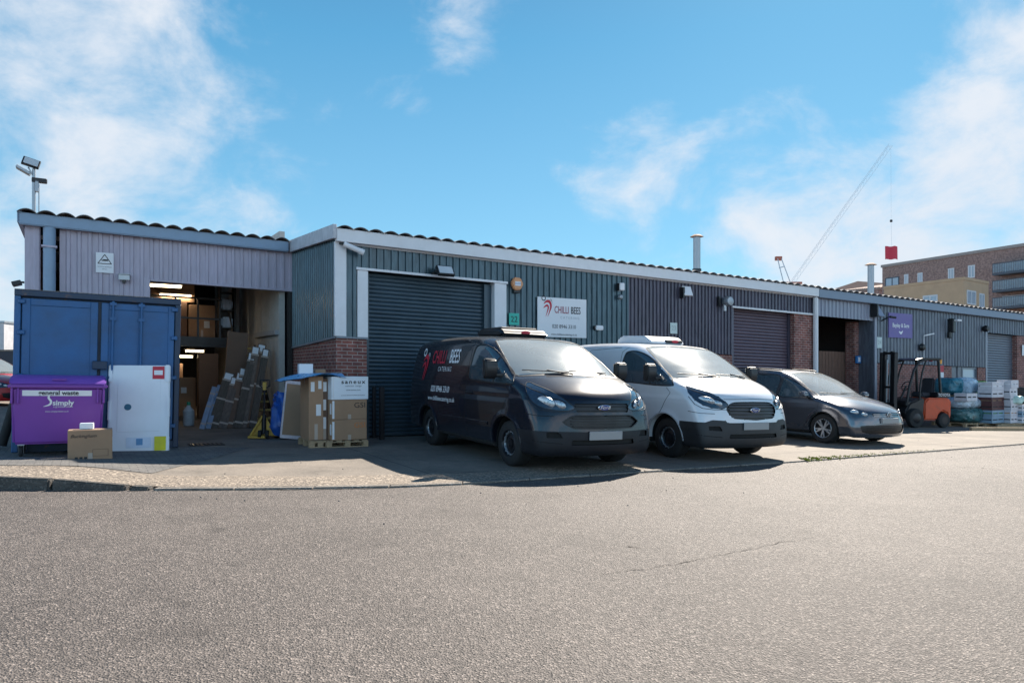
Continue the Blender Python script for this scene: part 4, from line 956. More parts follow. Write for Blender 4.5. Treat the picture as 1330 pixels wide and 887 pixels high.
    # cab interior
    mb = MB(); mb.prism([(.1, 1.05), (.14, 1.30), (.03, 1.335), (-.25, 1.32), (-.42, 1.23), (-.40, 1.0)], 1, -.82, .82); db = mb.build('dashboard', m_dash, t, bevel=.03, seg=2, smooth=True)
    mb = MB(); rn = random.Random(3 if kind == 'dark' else 5)
    for (yy, ww, xx) in ((-.55, .16, -.12), (-.08, .2, -.02), (.25, .12, -.1), (.56, .15, -.05)): mb.box(xx-.1, xx+.1, yy-ww, yy+ww, 1.343, 1.355+rn.random()*.03, Matrix.Rotation(rn.uniform(-.03, .03), 4, 'Z'))
    mb.build('dashboard_papers', m_dashpale, db)
    for yy in (-.45, .1, .52):
        mb = MB(); mb.prism([(-.75, .75), (-.72, .93), (-1.15, .88), (-1.32, 1.45), (-1.42, 1.45), (-1.28, .75)], 1, yy-.23, yy+.23); se = mb.build('seat', m_seat, t, bevel=.04, seg=2, smooth=True)
        MB().box(-1.43, -1.34, yy-.14, yy+.14, 1.50, 1.72).build('headrest', m_seat, se, bevel=.035, seg=2, smooth=True)
    mb = MB(); c = Vector((-.48, -.45, 1.25)); ax1 = Vector((.35, 0, .94)).normalized(); ring = [tuple(c+Vector((0, 1, 0))*.19*math.cos(a)+ax1*.19*math.sin(a)) for a in np.linspace(0, 2*math.pi, 25)]
    mb.tube(ring, .016, 8, cap=False); mb.bar(ring[0], ring[12], .04, .02); mb.build('steering_wheel', m_black, t, smooth=True)
    MB().box(-3.8, .3, -.8, .8, .42, .5).build('floor_pan', m_under, t)
    MB().box(-1.5, -1.46, -.82, .82, .5, 1.86).build('bulkhead', m_dark, t)
    for xa in (0, -2.93):
        for sg in (-1, 1): wheel(t, (xa, .80*sg, .345), .345, .225, sg, 'steel')
    return t, parts
def side_fn(S, x0, z0, sg=-1, off=.003):
    def fn(x, y):
        yy = float(S.ysurf([x0+x], z0+y)[0]); return (x0+x, sg*(yy+off), z0+y)
    return fn
def lettering_fast(s, size, mat, parent, S, x0, z0, **kw):
    mb = refine(text_mb(s, size, **kw)); a = np.array(mb.v); y = S.ysurf(a[:, 0]+x0, a[:, 1]+z0)+.008
    m = MB(); m.v = [(p[0]+x0, -q, p[1]+z0) for p, q in zip(a.tolist(), y.tolist())]; m.f = mb.f
    return m.build('lettering', mat, parent, fix=False)
def logo(parent, fn, red, black):
    # a loose bee drawn with tapering brush strokes
    a = MB(); stroke(a, [(-.30, .12), (-.12, .26), (.08, .30), (.24, .20), (.30, 0), (.22, -.25), (.02, -.62)], [.02, .12, .17, .17, .15, .09, .01])
    stroke(a, [(-.32, -.12), (-.16, .0), (.0, .04), (.08, -.06), (.02, -.28), (-.14, -.62)], [.02, .10, .13, .12, .08, .01])
    mapped(a, fn).build('logo_stripes', red, parent, fix=False)
    b = MB(); stroke(b, [(-.30+.15*math.cos(t), .46+.13*math.sin(t)) for t in np.linspace(0, 2*math.pi, 12)], [.06]*12)
    stroke(b, [(.16, .36), (.30, .42), (.40, .30)], [.015, .03, .01]); stroke(b, [(.20, .32), (.33, .34), (.42, .20)], [.01, .022, .01])
    mapped(b, fn).build('logo_head', black, parent, fix=False)
m_vandark = M('dark navy black van paint', (.009, .011, .02), .25, m=.25, var=.12, scale=2.5, coat=.6, sheen=.06, spec=.35)
m_vanwhite = M('white van paint', (.68, .69, .72), .3, var=.03, scale=2, coat=.7, back=(.05, .05, .055), sheen=.1)
FWD = math.atan2(-CA, SA)                # nose pointing straight out from the terrace
v1, p1 = van('dark', 'dark navy van with red and white catering lettering on its side, nose towards the road', 'refrigerated panel vans', (.86, 11.75), FWD-R(3), (1.13, 1.15, 1.05), m_vandark)
m_wt = M('white vinyl lettering', (.75, .75, .78), .5, var=0)
lettering_fast('CHILLI', .34, m_red, v1, VAN, -2.60, 1.64, sx=.60, bold=.004)
lettering_fast('BEES', .34, m_wt, v1, VAN, -1.93, 1.65, sx=.60, bold=.004)
lettering_fast('CATERING', .12, m_wt, v1, VAN, -2.27, 1.43, sx=.8, space=1.35)
lettering_fast('020 8946 3310', .155, m_wt, v1, VAN, -2.36, 1.07, sx=.86, bold=.002)
lettering_fast('www.chillibeescatering.co.uk', .115, m_wt, v1, VAN, -2.30, .90, sx=.86, bold=.001)
def vanside(x, y):
    X = -3.20+x*.50*.75; Z = 1.52+y*.50; return (X, -float(VAN.ysurf([X], Z)[0])-.008, Z)
logo(v1, vanside, m_red, m_wt)
v2, p2 = van('white', 'white van with black bumper, parked between the dark van and the grey car', 'refrigerated panel vans', (3.72, 13.45), FWD-R(3), (1.10, 1.15, 1.05), m_vanwhite)
# rooftop units
def pod(v, mat, pts, w, label):
    mb = MB(); mb.prism(pts, 1, -w, w); o = mb.build('chiller_pod', mat, v, bevel=.045, seg=3, smooth=True); return o
pd = pod(v1, m_black, [(-1.33, 2.00), (-1.2, 2.03), (-1.24, 2.10), (-1.36, 2.15), (-2.0, 2.18), (-2.15, 2.14), (-2.2, 2.03)], .42, '')
m = MB(); m.lathe([(.001, 0), (.5, 0), (.5, .2), (.001, .25)], 0, 24); m.v = [(v[0]*.05-1.24, v[1]*.17, 2.09+v[2]*.06) for v in m.v]; m.build('emblem', m_red, pd, smooth=True)
MB().box(-2.1, -1.45, -.32, .32, 2.15, 2.187).build('pod_vent', m_black, pd, bevel=.01)
pd = pod(v2, m_vanwhite, [(-1.18, 2.0), (-1.14, 2.035), (-1.22, 2.11), (-1.38, 2.165), (-2.0, 2.19), (-2.15, 2.14), (-2.2, 2.02)], .38, '')
MB().box(-1.25, -1.145, -.05, .34, 2.03, 2.10).build('pod_grille', m_black, pd, bevel=.02)
m = MB(); m.lathe([(.001, 0), (.5, 0), (.5, .2), (.001, .25)], 0, 24); m.v = [(v[0]*.05-1.142, v[1]*.15+.15, 2.065+v[2]*.05) for v in m.v]; m.build('emblem', m_red, pd, smooth=True)
mb = MB(); mb.tube([(-1.0, .62, 1.95), (-1.32, .75, 2.45)], .006, 6, r2=.003); mb.build('aerial', m_blackmetal, v2)

# ---------------------------------------------------------------- family car
CAR = Shape(prof=[(.5, .19), (.76, .17), (.84, .2), (.88, .30), (.90, .42), (.895, .54), (.87, .64), (.84, .71), (.76, .775), (.6, .85), (.35, .935), (.1, 1.0), (-.08, 1.045),
                  (-.35, 1.19), (-.65, 1.345), (-.95, 1.475), (-1.2, 1.56), (-1.5, 1.61), (-2.1, 1.645), (-2.7, 1.635), (-3.15, 1.58), (-3.36, 1.48), (-3.48, 1.3), (-3.56, 1.05), (-3.62, .8), (-3.63, .5), (-3.58, .3), (-3.4, .22), (-1.5, .18)],
            wz=[.15, .25, .4, .6, .78, .86, .93, 1.0, 1.2, 1.4, 1.55, 1.8], ww=[.80, .85, .89, .905, .912, .905, .89, .865, .79, .715, .66, .58],
            plan=([-3.7, -3.2, -2.5, -1, 0, .4, .7, .95], [.90, .96, 1, 1, 1, .98, .94, .86]), bow_n=2.3, bow_w=([.15, .4, .7, .95, 1.3, 1.6], [.26, .30, .38, .34, .22, .14]), xsplit=-.5, tail_bow=.2,
            arches=(0, -2.79), ra=(.36, .325), crown=.05, kz=((.2, .05), (.5, .1), (.9, .07), (1.2, .07), (1.6, .14)), flare=.012, inner=.55)
carP, carQ = CAR.mesh(HV)
def car(label, paint, xy, rz, scale, lift=.02):
    t = gthing('parked_car', label, 'car', xy, rz, None, lift); t.scale = scale; S = CAR
    fd = lambda p, n: (p[:, 0] > .1) & (n[:, 0] > .1)
    W1 = cr([(-1.15, .985), (-1.18, 1.1), (-1.16, 1.42), (-.95, 1.38), (-.6, 1.225), (-.28, 1.05), (-.2, .975), (-.6, .975)], 4)
    W2 = cr([(-2.2, 1.0), (-2.3, 1.1), (-2.3, 1.45), (-1.8, 1.49), (-1.28, 1.455), (-1.26, 1.1), (-1.26, .985), (-1.7, .99)], 4)
    W3 = cr([(-2.45, 1.02), (-2.42, 1.44), (-2.9, 1.41), (-3.15, 1.28), (-3.2, 1.12), (-2.8, 1.03)], 4)
    WSC = cr([(-.3, 1.052), (0, 1.055), (.4, 1.045), (.66, 1.03), (.74, 1.05), (.70, 1.2), (.635, 1.38), (.58, 1.50), (.48, 1.535), (.2, 1.555), (0, 1.56), (-.3, 1.555)])
    HL = cr([(.38, .82), (.2, .815), (.0, .78), (-.17, .725), (-.27, .67), (-.24, .625), (-.05, .605), (.12, .615), (.28, .67)])
    GR = np.array([(-.2, .70), (.40, .705), (.43, .66), (.38, .615), (-.2, .61)]); LG = np.array([(-.2, .44), (.55, .445), (.70, .43), (.66, .30), (.5, .26), (-.2, .26)])
    reg = [dict(proj='side', poly=q, dom=side_dom, name='side_window', mat=m_sglass, ins=.005) for q in (W1, W2, W3)]
    reg += [dict(proj='front', poly=WSC, dom=lambda p, n: (p[:, 0] > -1.35) & (p[:, 0] < .1) & (n[:, 2] > .3) & (n[:, 0] > .1) & (p[:, 2] > .98), name='windscreen', mat=m_glass, ins=.003),
            dict(proj='corner', poly=HL, dom=lambda p, n: (p[:, 0] > .1) & (p[:, 2] > .58) & (p[:, 2] < .86), name='headlight', mat=m_bowl, ins=.003),
            dict(proj='front', poly=GR, dom=fd, name='grille', mat=m_black, ins=.012), dict(proj='front', poly=LG, dom=fd, name='lower_grille', mat=m_black, ins=.02),
            dict(proj='side', poly=np.array([(-4.2, .27), (-.3, .26), (-.3, .1), (-4.2, .1)]), dom=lambda p, n: p[:, 0] < .3, name='sill', mat=m_under, ins=0)]
    P_, own = split_body(S, carP, carQ, reg, HV); submesh(P_, carQ[own < 0], 'body', paint, t, S); cy = P_[carQ].mean(1)[:, 1]; hl = {}
    for i, r in enumerate(reg):
        for sg in ((-1, 1) if r['name'] in ('side_window', 'headlight') else (0,)):
            q = carQ[(own == i) & ((np.sign(cy) == sg) | (sg == 0))]
            if len(q):
                o = submesh(P_, q, r['name'], r['mat'], t, S, r['ins'])
                if r['name'] == 'headlight': hl[sg] = o
    mb = MB(); a = np.array([q for q in WSC if q[0] >= -.001]); full = np.concatenate([a, a[::-1]*np.array([-1, 1])]); strip(mb, S, 'front', dense(full.tolist()+[full[0].tolist()], .04), .02, .003); mb.build('window_seal', m_black, t, smooth=True)
    for sg in (-1, 1):
        mb = MB()
        for q in (W1, W2, W3): strip(mb, S, 'side', q, .024, .003, sg, closed=True)
        mb.build('window_seal', m_black, t, smooth=True)
        mb = MB()
        for ln in ([(-.1, .96), (-.12, .7), (-.35, .5), (-.36, .26)], [(-1.22, 1.48), (-1.22, .27)], [(-2.33, 1.46), (-2.33, .8), (-2.42, .6), (-2.42, .5)]): strip(mb, S, 'side', dense(ln, .05), .01, .0015, sg, th=.004)
        mb.build('door_seam', M('shadow gap', (.006, .006, .007), .9, var=0), t, smooth=True)
        mb = MB(); strip(mb, S, 'side', dense([(-3.3, .80), (-.3, .745)], .1), .02, .004, sg, th=.006); mb.build('crease_moulding', paint, t, smooth=True)
        for xa in (0, -2.79):
            mb = MB(); vs = []
            for a in np.linspace(-.15, math.pi+.15, 30): vs += [(xa+.353*math.cos(a), .54*sg, .325+.353*math.sin(a)), (xa+.353*math.cos(a), .85*sg, .325+.353*math.sin(a))]
            mb.add(vs, [(2*i, 2*i+2, 2*i+3, 2*i+1) for i in range(29)]); mb.build('arch_liner', m_under, t)
            wheel(t, (xa, .775*sg, .325), .325, .21, sg, 'alloy')
        mb = MB()
        for (q, z, rw, rh) in ((.08, .715, .085, .055), (-.10, .675, .075, .042)):
            p, n = surf_pts(S, 'corner', [(q, z)], 1, -.012); m = MB(); m.lathe([(.001, 0), (1, -.2), (1.02, 0), (.98, .2), (.7, .38), (.001, .5)], 0, 18); an = Vector((.7071, .7071, 0)); s_ = Vector((-.7071, .7071, 0))
            m.v = [tuple(Vector(p[0])+an*v[0]*.04+s_*v[1]*rw+Vector((0, 0, v[2]*rh))) for v in m.v]; mb.add([(v[0], v[1]*sg, v[2]) for v in m.v], m.f)
        mb.build('reflector', m_refl, hl[sg], smooth=True)
        mb = MB(); mb.prism([(-.42, .99), (-.34, 1.0), (-.31, 1.06), (-.35, 1.12), (-.44, 1.13), (-.47, 1.05)], 1, .90*sg, 1.08*sg); mr_ = mb.build('mirror', paint, t, bevel=.025, seg=3, smooth=True)
        mb = MB(); mb.bar((-.38, .82*sg, .99), (-.38, .93*sg, 1.02), .08, .04); mb.build('mirror_arm', m_black, t)
        for xh in (-1.05, -2.1):
            p, n = surf_pts(S, 'side', [(xh, .86)], sg, .025); p = p[0]; mb = MB(); mb.tube([(p[0]-.08, p[1]-.025*sg, p[2]), (p[0]-.05, p[1], p[2]), (p[0]+.05, p[1], p[2]), (p[0]+.08, p[1]-.025*sg, p[2])], .013); mb.build('door_handle', paint, t, smooth=True)
        mb = MB(); mb.tube([tuple(q) for q in surf_pts(S, 'top', dense([(-1.35, .56), (-3.0, .56)], .2), sg, .03)[0]], .015); mb.build('roof_rail', m_blackmetal, t, smooth=True)
    mb = MB()
    for z in (.635, .675): strip(mb, S, 'front', dense([(-.40, z), (.40, z)], .05), .012, .004, th=.02)
    mb.build('grille_bars', m_chrome, t, smooth=True)
    mb = MB()
    for z in (.30, .34, .38): strip(mb, S, 'front', dense([(-.6, z), (.6, z)], .05), .01, -.008, th=.01)
    mb.build('lower_grille_bars', m_blackmetal, t, smooth=True)
    xb = float(S.xsurf([0.], .66)[0]); zb = .66
    m = MB(); m.lathe([(.001, 0), (.062, 0), (.064, .012), (.055, .014), (.001, .012)], 0, 28); m.v = [(v[0]+xb, v[1], v[2]+zb) for v in m.v]; bo = m.build('badge', M('dark badge ground', (.02, .025, .05), .2), t, smooth=True)
    st2 = MB()
    for pts in ([(-.028, .05), (-.004, .008), (.0, .004), (.004, .008), (.028, .05)], [(-.048, .022), (-.024, -.044), (.0, -.004), (.024, -.044), (.048, .022)]):
        for a, b in zip(pts[:-1], pts[1:]): st2.bar((xb+.017, a[0], zb+a[1]), (xb+.017, b[0], zb+b[1]), .009, .003, (1, 0, 0))
    st2.tube([(xb+.015, .058*math.cos(q), zb+.058*math.sin(q)) for q in np.linspace(0, 2*math.pi, 29)], .005, 6, cap=False)
    st2.build('badge_emblem', m_chrome, bo)
    xp = float(S.xsurf([0.], .44)[0]); MB().box(xp-.03, xp+.022, -.26, .26, .49, .60).build('number_plate', m_plate, t, bevel=.004)
    mb = MB(); mb.prism([(-.1, .8), (-.1, .985), (-.45, .985), (-.6, .9), (-.6, .8)], 1, -.66, .66); mb.build('dashboard', m_dash, t, bevel=.02, smooth=True)
    for x_ in (-1.1, -2.0):
        for yy in (-.36, .36):
            mb = MB(); mb.prism([(x_+.35, .5), (x_+.35, .68), (x_, .65), (x_-.15, 1.15), (x_-.25, 1.15), (x_-.1, .5)], 1, yy-.23, yy+.23); mb.build('seat', m_seat, t, bevel=.03, smooth=True)
    MB().box(-3.3, .2, -.7, .7, .3, .36).build('floor_pan', m_under, t)
    mb = MB(); mb.tube([tuple(q) for q in surf_pts(S, 'front', dense([(.55, 1.07), (-.1, 1.10)], .05), 1, .015)[0]], .007); mb.tube([tuple(q) for q in surf_pts(S, 'front', dense([(0, 1.07), (-.62, 1.09)], .05), 1, .015)[0]], .007); mb.build('wipers', m_black, t, smooth=True)
    return t
m_cargrey = M('metallic grey car paint', (.10, .105, .125), .22, m=.6, var=.05, scale=3, coat=.9, sheen=.2)
car('dark metallic grey family car with silver alloy wheels beside the white van', m_cargrey, (8.02, 17.0), FWD-R(1), (1.08, 1.16, 1.045))
car('red car parked beyond the left end of the blue container', M('red car paint', (.42, .02, .02), .3, coat=.8, var=.05), (-16.9, 24.0), R(-20), (1, 1, 1))
# ================================================================== THINGS AT THE LEFT
def carton(label, loc, size, rz=RZ, mat=None, tape=True, labels=(), group=None, name='cardboard_box', cat='box', lean=None, tapemat=None):
    # loc: centre of the base in world; local -y faces the road
    t = thing(name, label, cat, loc, rz, group); w, d, h = size
    if lean: t.rotation_euler = lean
    MB().box(-w/2, w/2, -d/2, d/2, 0, h).build('carton', mat or m_kraft, t, bevel=.006)
    if tape:
        MB().box(-w/2-.002, w/2+.002, -.03, .03, h-.12, h+.002).build('tape', tapemat or m_tape, t)
        MB().box(-.03, .03, -d/2-.002, -d/2+.01, 0.002, h*.25).build('tape', tapemat or m_tape, t)
    for (x0, x1, z0, z1, m, face) in labels:
        mb = MB()
        if face == 'f': mb.box(x0, x1, -d/2-.004, -d/2-.001, z0, z1)
        else: mb.box(-w/2-.004, -w/2-.001, x0, x1, z0, z1)
        mb.build('sticker', m, t)
    return t
def onfront(y, off=.004): return lambda a, b: None
def flat_text(t, s, size, mat, x, y, z, **kw): return lettering(s, size, mat, t, lambda a, b: (x+a, y, z+b), **kw)
# ---------- container
c0 = Vector((-8.04, 11.5, 0)); c1 = Vector((-5.94, 12.75, 0)); cw = (c1-c0).length; crz = math.atan2(1.25, 2.1)
ct = gthing('shipping_container', 'dark blue steel storage container with closed doors behind the purple bin', 'container', (c0.x, c0.y), crz, lift=.03)
HC = 2.62; m_cblue = M('container blue paint', (.017, .092, .24), .42, m=.1, rust=.55, var=.28, scale=1.6, bump=.1, bscale=8); m_cdark = M('dark navy steel paint', (.015, .035, .075), .45, m=.1, rust=.7, var=.2)
mb = MB(); mb.box(.06, cw-.06, .10, 3.0, .12, HC-.05); mb.build('shell', m_cdark, ct)
for a, b in ((0, .09), (cw-.09, cw)): MB().box(a, b, 0, .12, 0, HC-.09).build('corner_post', m_cblue if a == 0 else m_cdark, ct, bevel=.01)
MB().box(0, cw, -.02, .14, HC-.10, HC).build('top_rail', m_cdark, ct, bevel=.01)
MB().box(.0, cw, -.01, 3.0, HC+.0, HC+.012).build('roof_sheet', m_kerb, ct)
MB().box(.09, cw-.09, .0, .12, 0, .12).build('bottom_rail', m_cdark, ct)
d1 = MB().box(.105, 1.17, .035, .08, .14, HC-.13).build('door', m_cblue, ct, bevel=.008)
mb = MB()
for q in ((.105, .22, .14, HC-.13), (1.06, 1.17, .14, HC-.13), (.22, 1.06, HC-.24, HC-.13), (.22, 1.06, .14, .25)): mb.box(q[0], q[1], .018, .034, q[2], q[3])
mb.build('door_frame', m_cblue, d1, bevel=.006)
d2 = MB().box(1.22, cw-.1, .035, .08, .14, HC-.13).build('door', m_cblue, ct, bevel=.008)
mb = MB()
for q in ((1.22, 1.33, .14, HC-.13), (cw-.2, cw-.1, .14, HC-.13), (1.33, cw-.2, HC-.24, HC-.13), (1.78, 1.84, .14, HC-.24)): mb.box(q[0], q[1], .018, .034, q[2], q[3])
mb.build('door_frame', m_cblue, d2, bevel=.006)
for x in (1.39, 1.82):
    mb = MB(); mb.cyl((x, -.02, .1), (x, -.02, HC-.1), .019, 12)
    for z in (.3, 1.2, 2.2, 2.45): mb.box(x-.05, x+.05, -.035, .02, z, z+.05)
    mb.build('locking_bar', m_cblue, d2, smooth=True)
mb = MB(); mb.box(1.1, 1.32, -.07, .017, 1.36, 1.50); mb.build('lock_box', m_cdark, ct, bevel=.01)
for x in (.10, cw-.1):
    for z in (.35, 1.2, 1.9, 2.4): MB().box(x-.05, x+.05, -.03, .016, z, z+.07).build('hinge', m_cblue, ct, bevel=.01)
# ---------- purple bin
m_pur = M('purple moulded plastic', (.19, .045, .33), .45, var=.06, scale=2, bump=.05); m_purl = M('pale purple lid plastic', (.22, .08, .42), .5, var=.05)
bx, by = G(82, 597); bn = gthing('wheelie_bin', 'large purple four wheeled general waste bin in front of the blue container', 'bin', (bx-.36, by+.45), R(31), lift=.01)
mb = MB(); mb.prism([(-.30, .22), (.36, .22), (.44, 1.0), (-.44, 1.0)], 0, -.5, .5)
def frus(m, x0, x1, y0, y1, z0, X0, X1, Y0, Y1, z1): m.hexa([(x0, y0, z0), (x1, y0, z0), (x1, y1, z0), (x0, y1, z0), (X0, Y0, z1), (X1, Y0, z1), (X1, Y1, z1), (X0, Y1, z1)])
mb = MB(); frus(mb, -.585, .585, -.36, .36, .22, -.615, .615, -.44, .44, 1.10); mb.build('bin_body', m_pur, bn, bevel=.035, seg=3, smooth=True)
mb = MB(); frus(mb, -.66, .66, -.49, .49, 1.09, -.66, .66, -.49, .49, 1.135); mb.build('bin_rim', m_pur, bn, bevel=.015, seg=2)
mb = MB(); mb.prism([(-.48, 1.137), (.48, 1.137), (.40, 1.22), (.1, 1.28), (-.25, 1.26), (-.42, 1.205)], 0, -.635, .635); ld = mb.build('lid', m_purl, bn, bevel=.02, seg=2, smooth=True)
MB().box(-.09, .1, -.455, -.42, 1.205, 1.23).build('lid_handle', m_pur, ld, bevel=.005)
for x in (-.60, -.52, .52, .60): MB().box(x-.015, x+.015, -.465, -.3, .85, 1.09).build('rib', m_pur, bn, bevel=.008)
for x in (-.48, .48):
    for y in (-.28, .28):
        w_ = MB(); w_.lathe([(.03, -.022), (.085, -.024), (.098, -.015), (.098, .015), (.085, .024), (.03, .022)], 0, 20, (x, y+.03, .098)); w_ = w_.build('castor', m_rubber, bn, smooth=True)
        mb = MB(); mb.bar((x-.035, y, .22), (x-.035, y+.03, .08), .05, .006, (1, 0, 0)); mb.bar((x+.035, y, .22), (x+.035, y+.03, .08), .05, .006, (1, 0, 0)); mb.box(x-.045, x+.045, y-.04, y+.04, .20, .225); mb.build('castor_fork', m_grey, w_)
def binfront(z): return -.36-.08*(z-.22)/.88-.004
mb = MB(); z0, z1 = .965, 1.05; mb.hexa([(-.47, binfront(z0)-.001, z0), (.44, binfront(z0)-.001, z0), (.44, binfront(z0)+.01, z0), (-.47, binfront(z0)+.01, z0), (-.47, binfront(z1)-.001, z1), (.44, binfront(z1)-.001, z1), (.44, binfront(z1)+.01, z1), (-.47, binfront(z1)+.01, z1)]); mb.build('label_panel', m_wt, bn)
bf = lambda x0, z0: (lambda a, b: (x0+a, binfront(z0+b)-.009, z0+b))
lettering('general waste', .095, m_ink, bn, bf(0, 1.01), bold=.002)
lettering('simply', .11, m_wt, bn, bf(.06, .855), bold=.003)
lettering('a greener waste', .04, m_wt, bn, bf(.06, .80)); lettering('01895 000 000' if False else '0 1 8 9 5', .035, m_wt, bn, bf(.0, .76)) if False else None
lettering('www.simplywaste.co.uk', .032, m_wt, bn, bf(-.02, .725))
mb = MB(); stroke(mb, [(.0, .12), (-.05, .10), (-.06, .05), (-.03, 0), (-.05, -.05), (-.13, -.08)], [.005, .025, .03, .03, .028, .004]); mapped(mb, bf(-.07, .88)).build('logo', m_wt, bn, fix=False)
# ---------- boxes by the bin
gx, gy = G(109, 601); t = carton('brown cardboard box with script lettering standing before the purple bin', (gx, gy+.17, gz(gx)+.03), (.58, .32, .46), R(29), labels=())
flat_text(t, 'Buckingham', .07, m_ink, -.09, -.165, .37, shear=.4)
mb = MB()
for q in ((.03, .235, .165, .168), (.03, .235, .065, .068), (.03, .033, .065, .168), (.232, .235, .065, .168)): mb.box(q[0], q[1], -.165, -.162, q[2], q[3])
for k in range(3): mb.box(-.2+.06*k, -.16+.06*k, -.165, -.162, .03, .06)
mb.build('printed_marks', m_ink, t)
g2 = carton('small white box lying on top of the brown box by the bin', (gx-.05, gy+.16, gz(gx)+.495), (.18, .12, .09), R(25), m_whitecard, tape=False)
# white tray packaging leaning on the container
sx, sy = G(182, 588.5)
t = gthing('shower_tray_package', 'large white foam edged package leaning against the container doors, right of the bin', 'package', (sx-.10, sy+.12), crz-R(12), lift=-.01)
t.rotation_euler = (R(-8), 0, crz-R(12))
MB().box(-.47, .47, 0, .09, 0, 1.50).build('package', m_whitecard, t, bevel=.02, seg=2)
for q in ((-.475, -.38, .0, .3), (-.475, -.40, 1.2, 1.505), (.36, .475, .0, .28), (.39, .475, 1.2, 1.505), (-.475, -.42, .55, .9), (.42, .475, .6, .95)): MB().box(q[0], q[1], -.018, .1, q[2]-.004 if q[2] == 0 else q[2], q[3]).build('foam_edge', m_whitecard, t, bevel=.015, seg=2)
MB().box(-.33, .33, -.006, -.001, .36, 1.4).build('raised_panel', m_whitecard, t, bevel=.004)
mb = MB(); mb.cyl((-.17, -.012, .78), (-.17, -.001, .78), .055, 20); mb.build('drain_mark', M('teal print', (.02, .12, .2), .5), t)
MB().box(.20, .385, -.010, -.006, 1.26, 1.48).build('red_label', m_red, t); MB().box(.225, .36, -.013, -.0105, 1.33, 1.41).build('label_white', m_wt, t)
MB().box(.25, .43, -.024, -.019, .03, .27).build('yellow_label', M('yellow label', (.62, .56, .02), .6), t)
MB().box(-.18, .2, -.012, -.007, .08, .26).build('delivery_label', M('pale delivery label', (.6, .68, .8), .6), t); MB().box(-.03, .07, -.016, -.0125, .13, .24).build('label_print', M('blue print', (.12, .28, .5), .6), t)
# black tube leaning on the container's far side
t = gthing('rubber_tube', 'black rubber tube leaning against the left end of the container', 'tube', (-8.62, 12.1), 0); mb = MB(); mb.tube([(0, 0, .05), (.18, .1, .9)], .075, 14); mb.build('tube', m_rubber, t, smooth=True)
# ---------- GSI and white cartons on the pallet
def pallet(label, xy, size=(1.0, .8), rz=RZ, group=None, z=.02):
    t = gthing('wooden_pallet', label, 'pallet', xy, rz, group, z); w, d = size
    for i in range(5):
        x = -w/2+w*.02+i*(w*.96-.1)/4; MB().box(x, x+.1, -d/2, d/2, .11, .128).build('deck_board', m_wood, t, bevel=.003)
    for y in (-d/2+.045, 0, d/2-.045):
        mb = MB()
        mb.box(-w/2, w/2, y-.045, y+.045, .09, .109); mb.box(-w/2, w/2, y-.045, y+.045, 0, .018)
        for x in (-w/2+.05, 0, w/2-.05): mb.box(x-.05, x+.05, y-.044, y+.044, .018, .09)
        mb.build('bearer', m_wood, t)
    return t
PX, PY = G(436, 582); PX += .06; PY += .42
pallet('wooden pallet carrying the two printed brown cartons and the white carton', (PX-.05, PY-.03), (.80, .80))
def onp(a, b, h): v = Vector((PX, PY, 0))+U*a+V*b; return (v.x, v.y, gz(v.x)+h)
stk = []
for k, (lab, hz, h_) in enumerate((('brown carton printed GSI in orange, lowest of the stack on the pallet', .15, .385), ('brown carton printed GSI in black, between the lower brown carton and the white one', .537, .37))):
    t = carton(lab, onp(-.02, -.02, hz), (.68, .72, h_), RZ, labels=((-.06, .02, .12, .30, m_label, 's'), (-.34, -.26, .1, .3, m_label, 's'), (-.33, -.29, .02, .35, m_label, 'f')))
    flat_text(t, 'GSI', .14, m_ink if k else M('orange print', (.55, .18, .05), .6), .20, -.365, h_*.70, sx=1.15); stk.append(t)
t = carton('white carton with saneux lettering, topmost on the pallet stack', onp(-.01, -.02, .91), (.71, .74, .43), RZ, m_whitecard, tape=False)
flat_text(t, 'saneux', .105, m_ink, .06, -.374, .33, sx=1.25, space=1.3, bold=.002); flat_text(t, 'contour range', .045, m_ink, .06, -.374, .255, space=1.2); flat_text(t, 'www.saneux.com', .04, m_ink, .06, -.374, .18); flat_text(t, 'premium bathroom furniture and brassware', .026, m_ink, .06, -.374, .08)
MB().box(-.34, -.31, -.3735, -.3705, .0, .43).build('tape', m_label, t)
stk = [('tall brown carton with white labels standing behind the pallet stack', (-.60, .10), (.27, .6, 1.18)), ('narrow brown carton with paper labels, between the tall carton and the pallet stack', (-.43, .12), (.13, .55, 1.14))]
for lab, (a, b), sz in stk:
    t = carton(lab, onp(a, b, .15), sz, RZ, m_kraft if sz[0] > .2 else m_kraft2, labels=((.0, .09, .45, .66, m_label, 'f') if sz[0] > .2 else (-.05, .03, .2, .42, m_label, 'f'), (-.1 if sz[0] > .2 else -.05, -.03 if sz[0] > .2 else .04, .9, 1.08, m_label, 'f'), (.04, .10, .95, 1.1, m_label, 'f') if sz[0] > .2 else (-.04, .03, .55, .75, m_label, 'f')))
pallet('older wooden pallet under the tall brown carton', (PX-.60*CA-.0, PY-.60*SA+.1), (.42, .8))
# flat brown panel with white taped edges
LX, LY = G(389, 573); pt = carton('flat brown panel with white tape along its edges, leaning beside the pallets', (LX-.12, LY+.12, gz(LX)+.03), (.60, .07, 1.18), RZ, tape=False, lean=(R(-9), R(7), RZ-R(6)), name='panel_package', cat='package')
mt_ = M('white pink packing tape', (.62, .52, .54), .4, var=.15, scale=20)
for q in ((-.315, .315, 0, .07), (-.315, .315, 1.12, 1.185), (-.315, -.28, .07, 1.12), (.22, .25, .07, 1.12)): MB().box(q[0], q[1], -.04, -.036, q[2], q[3]).build('edge_tape', mt_, pt)
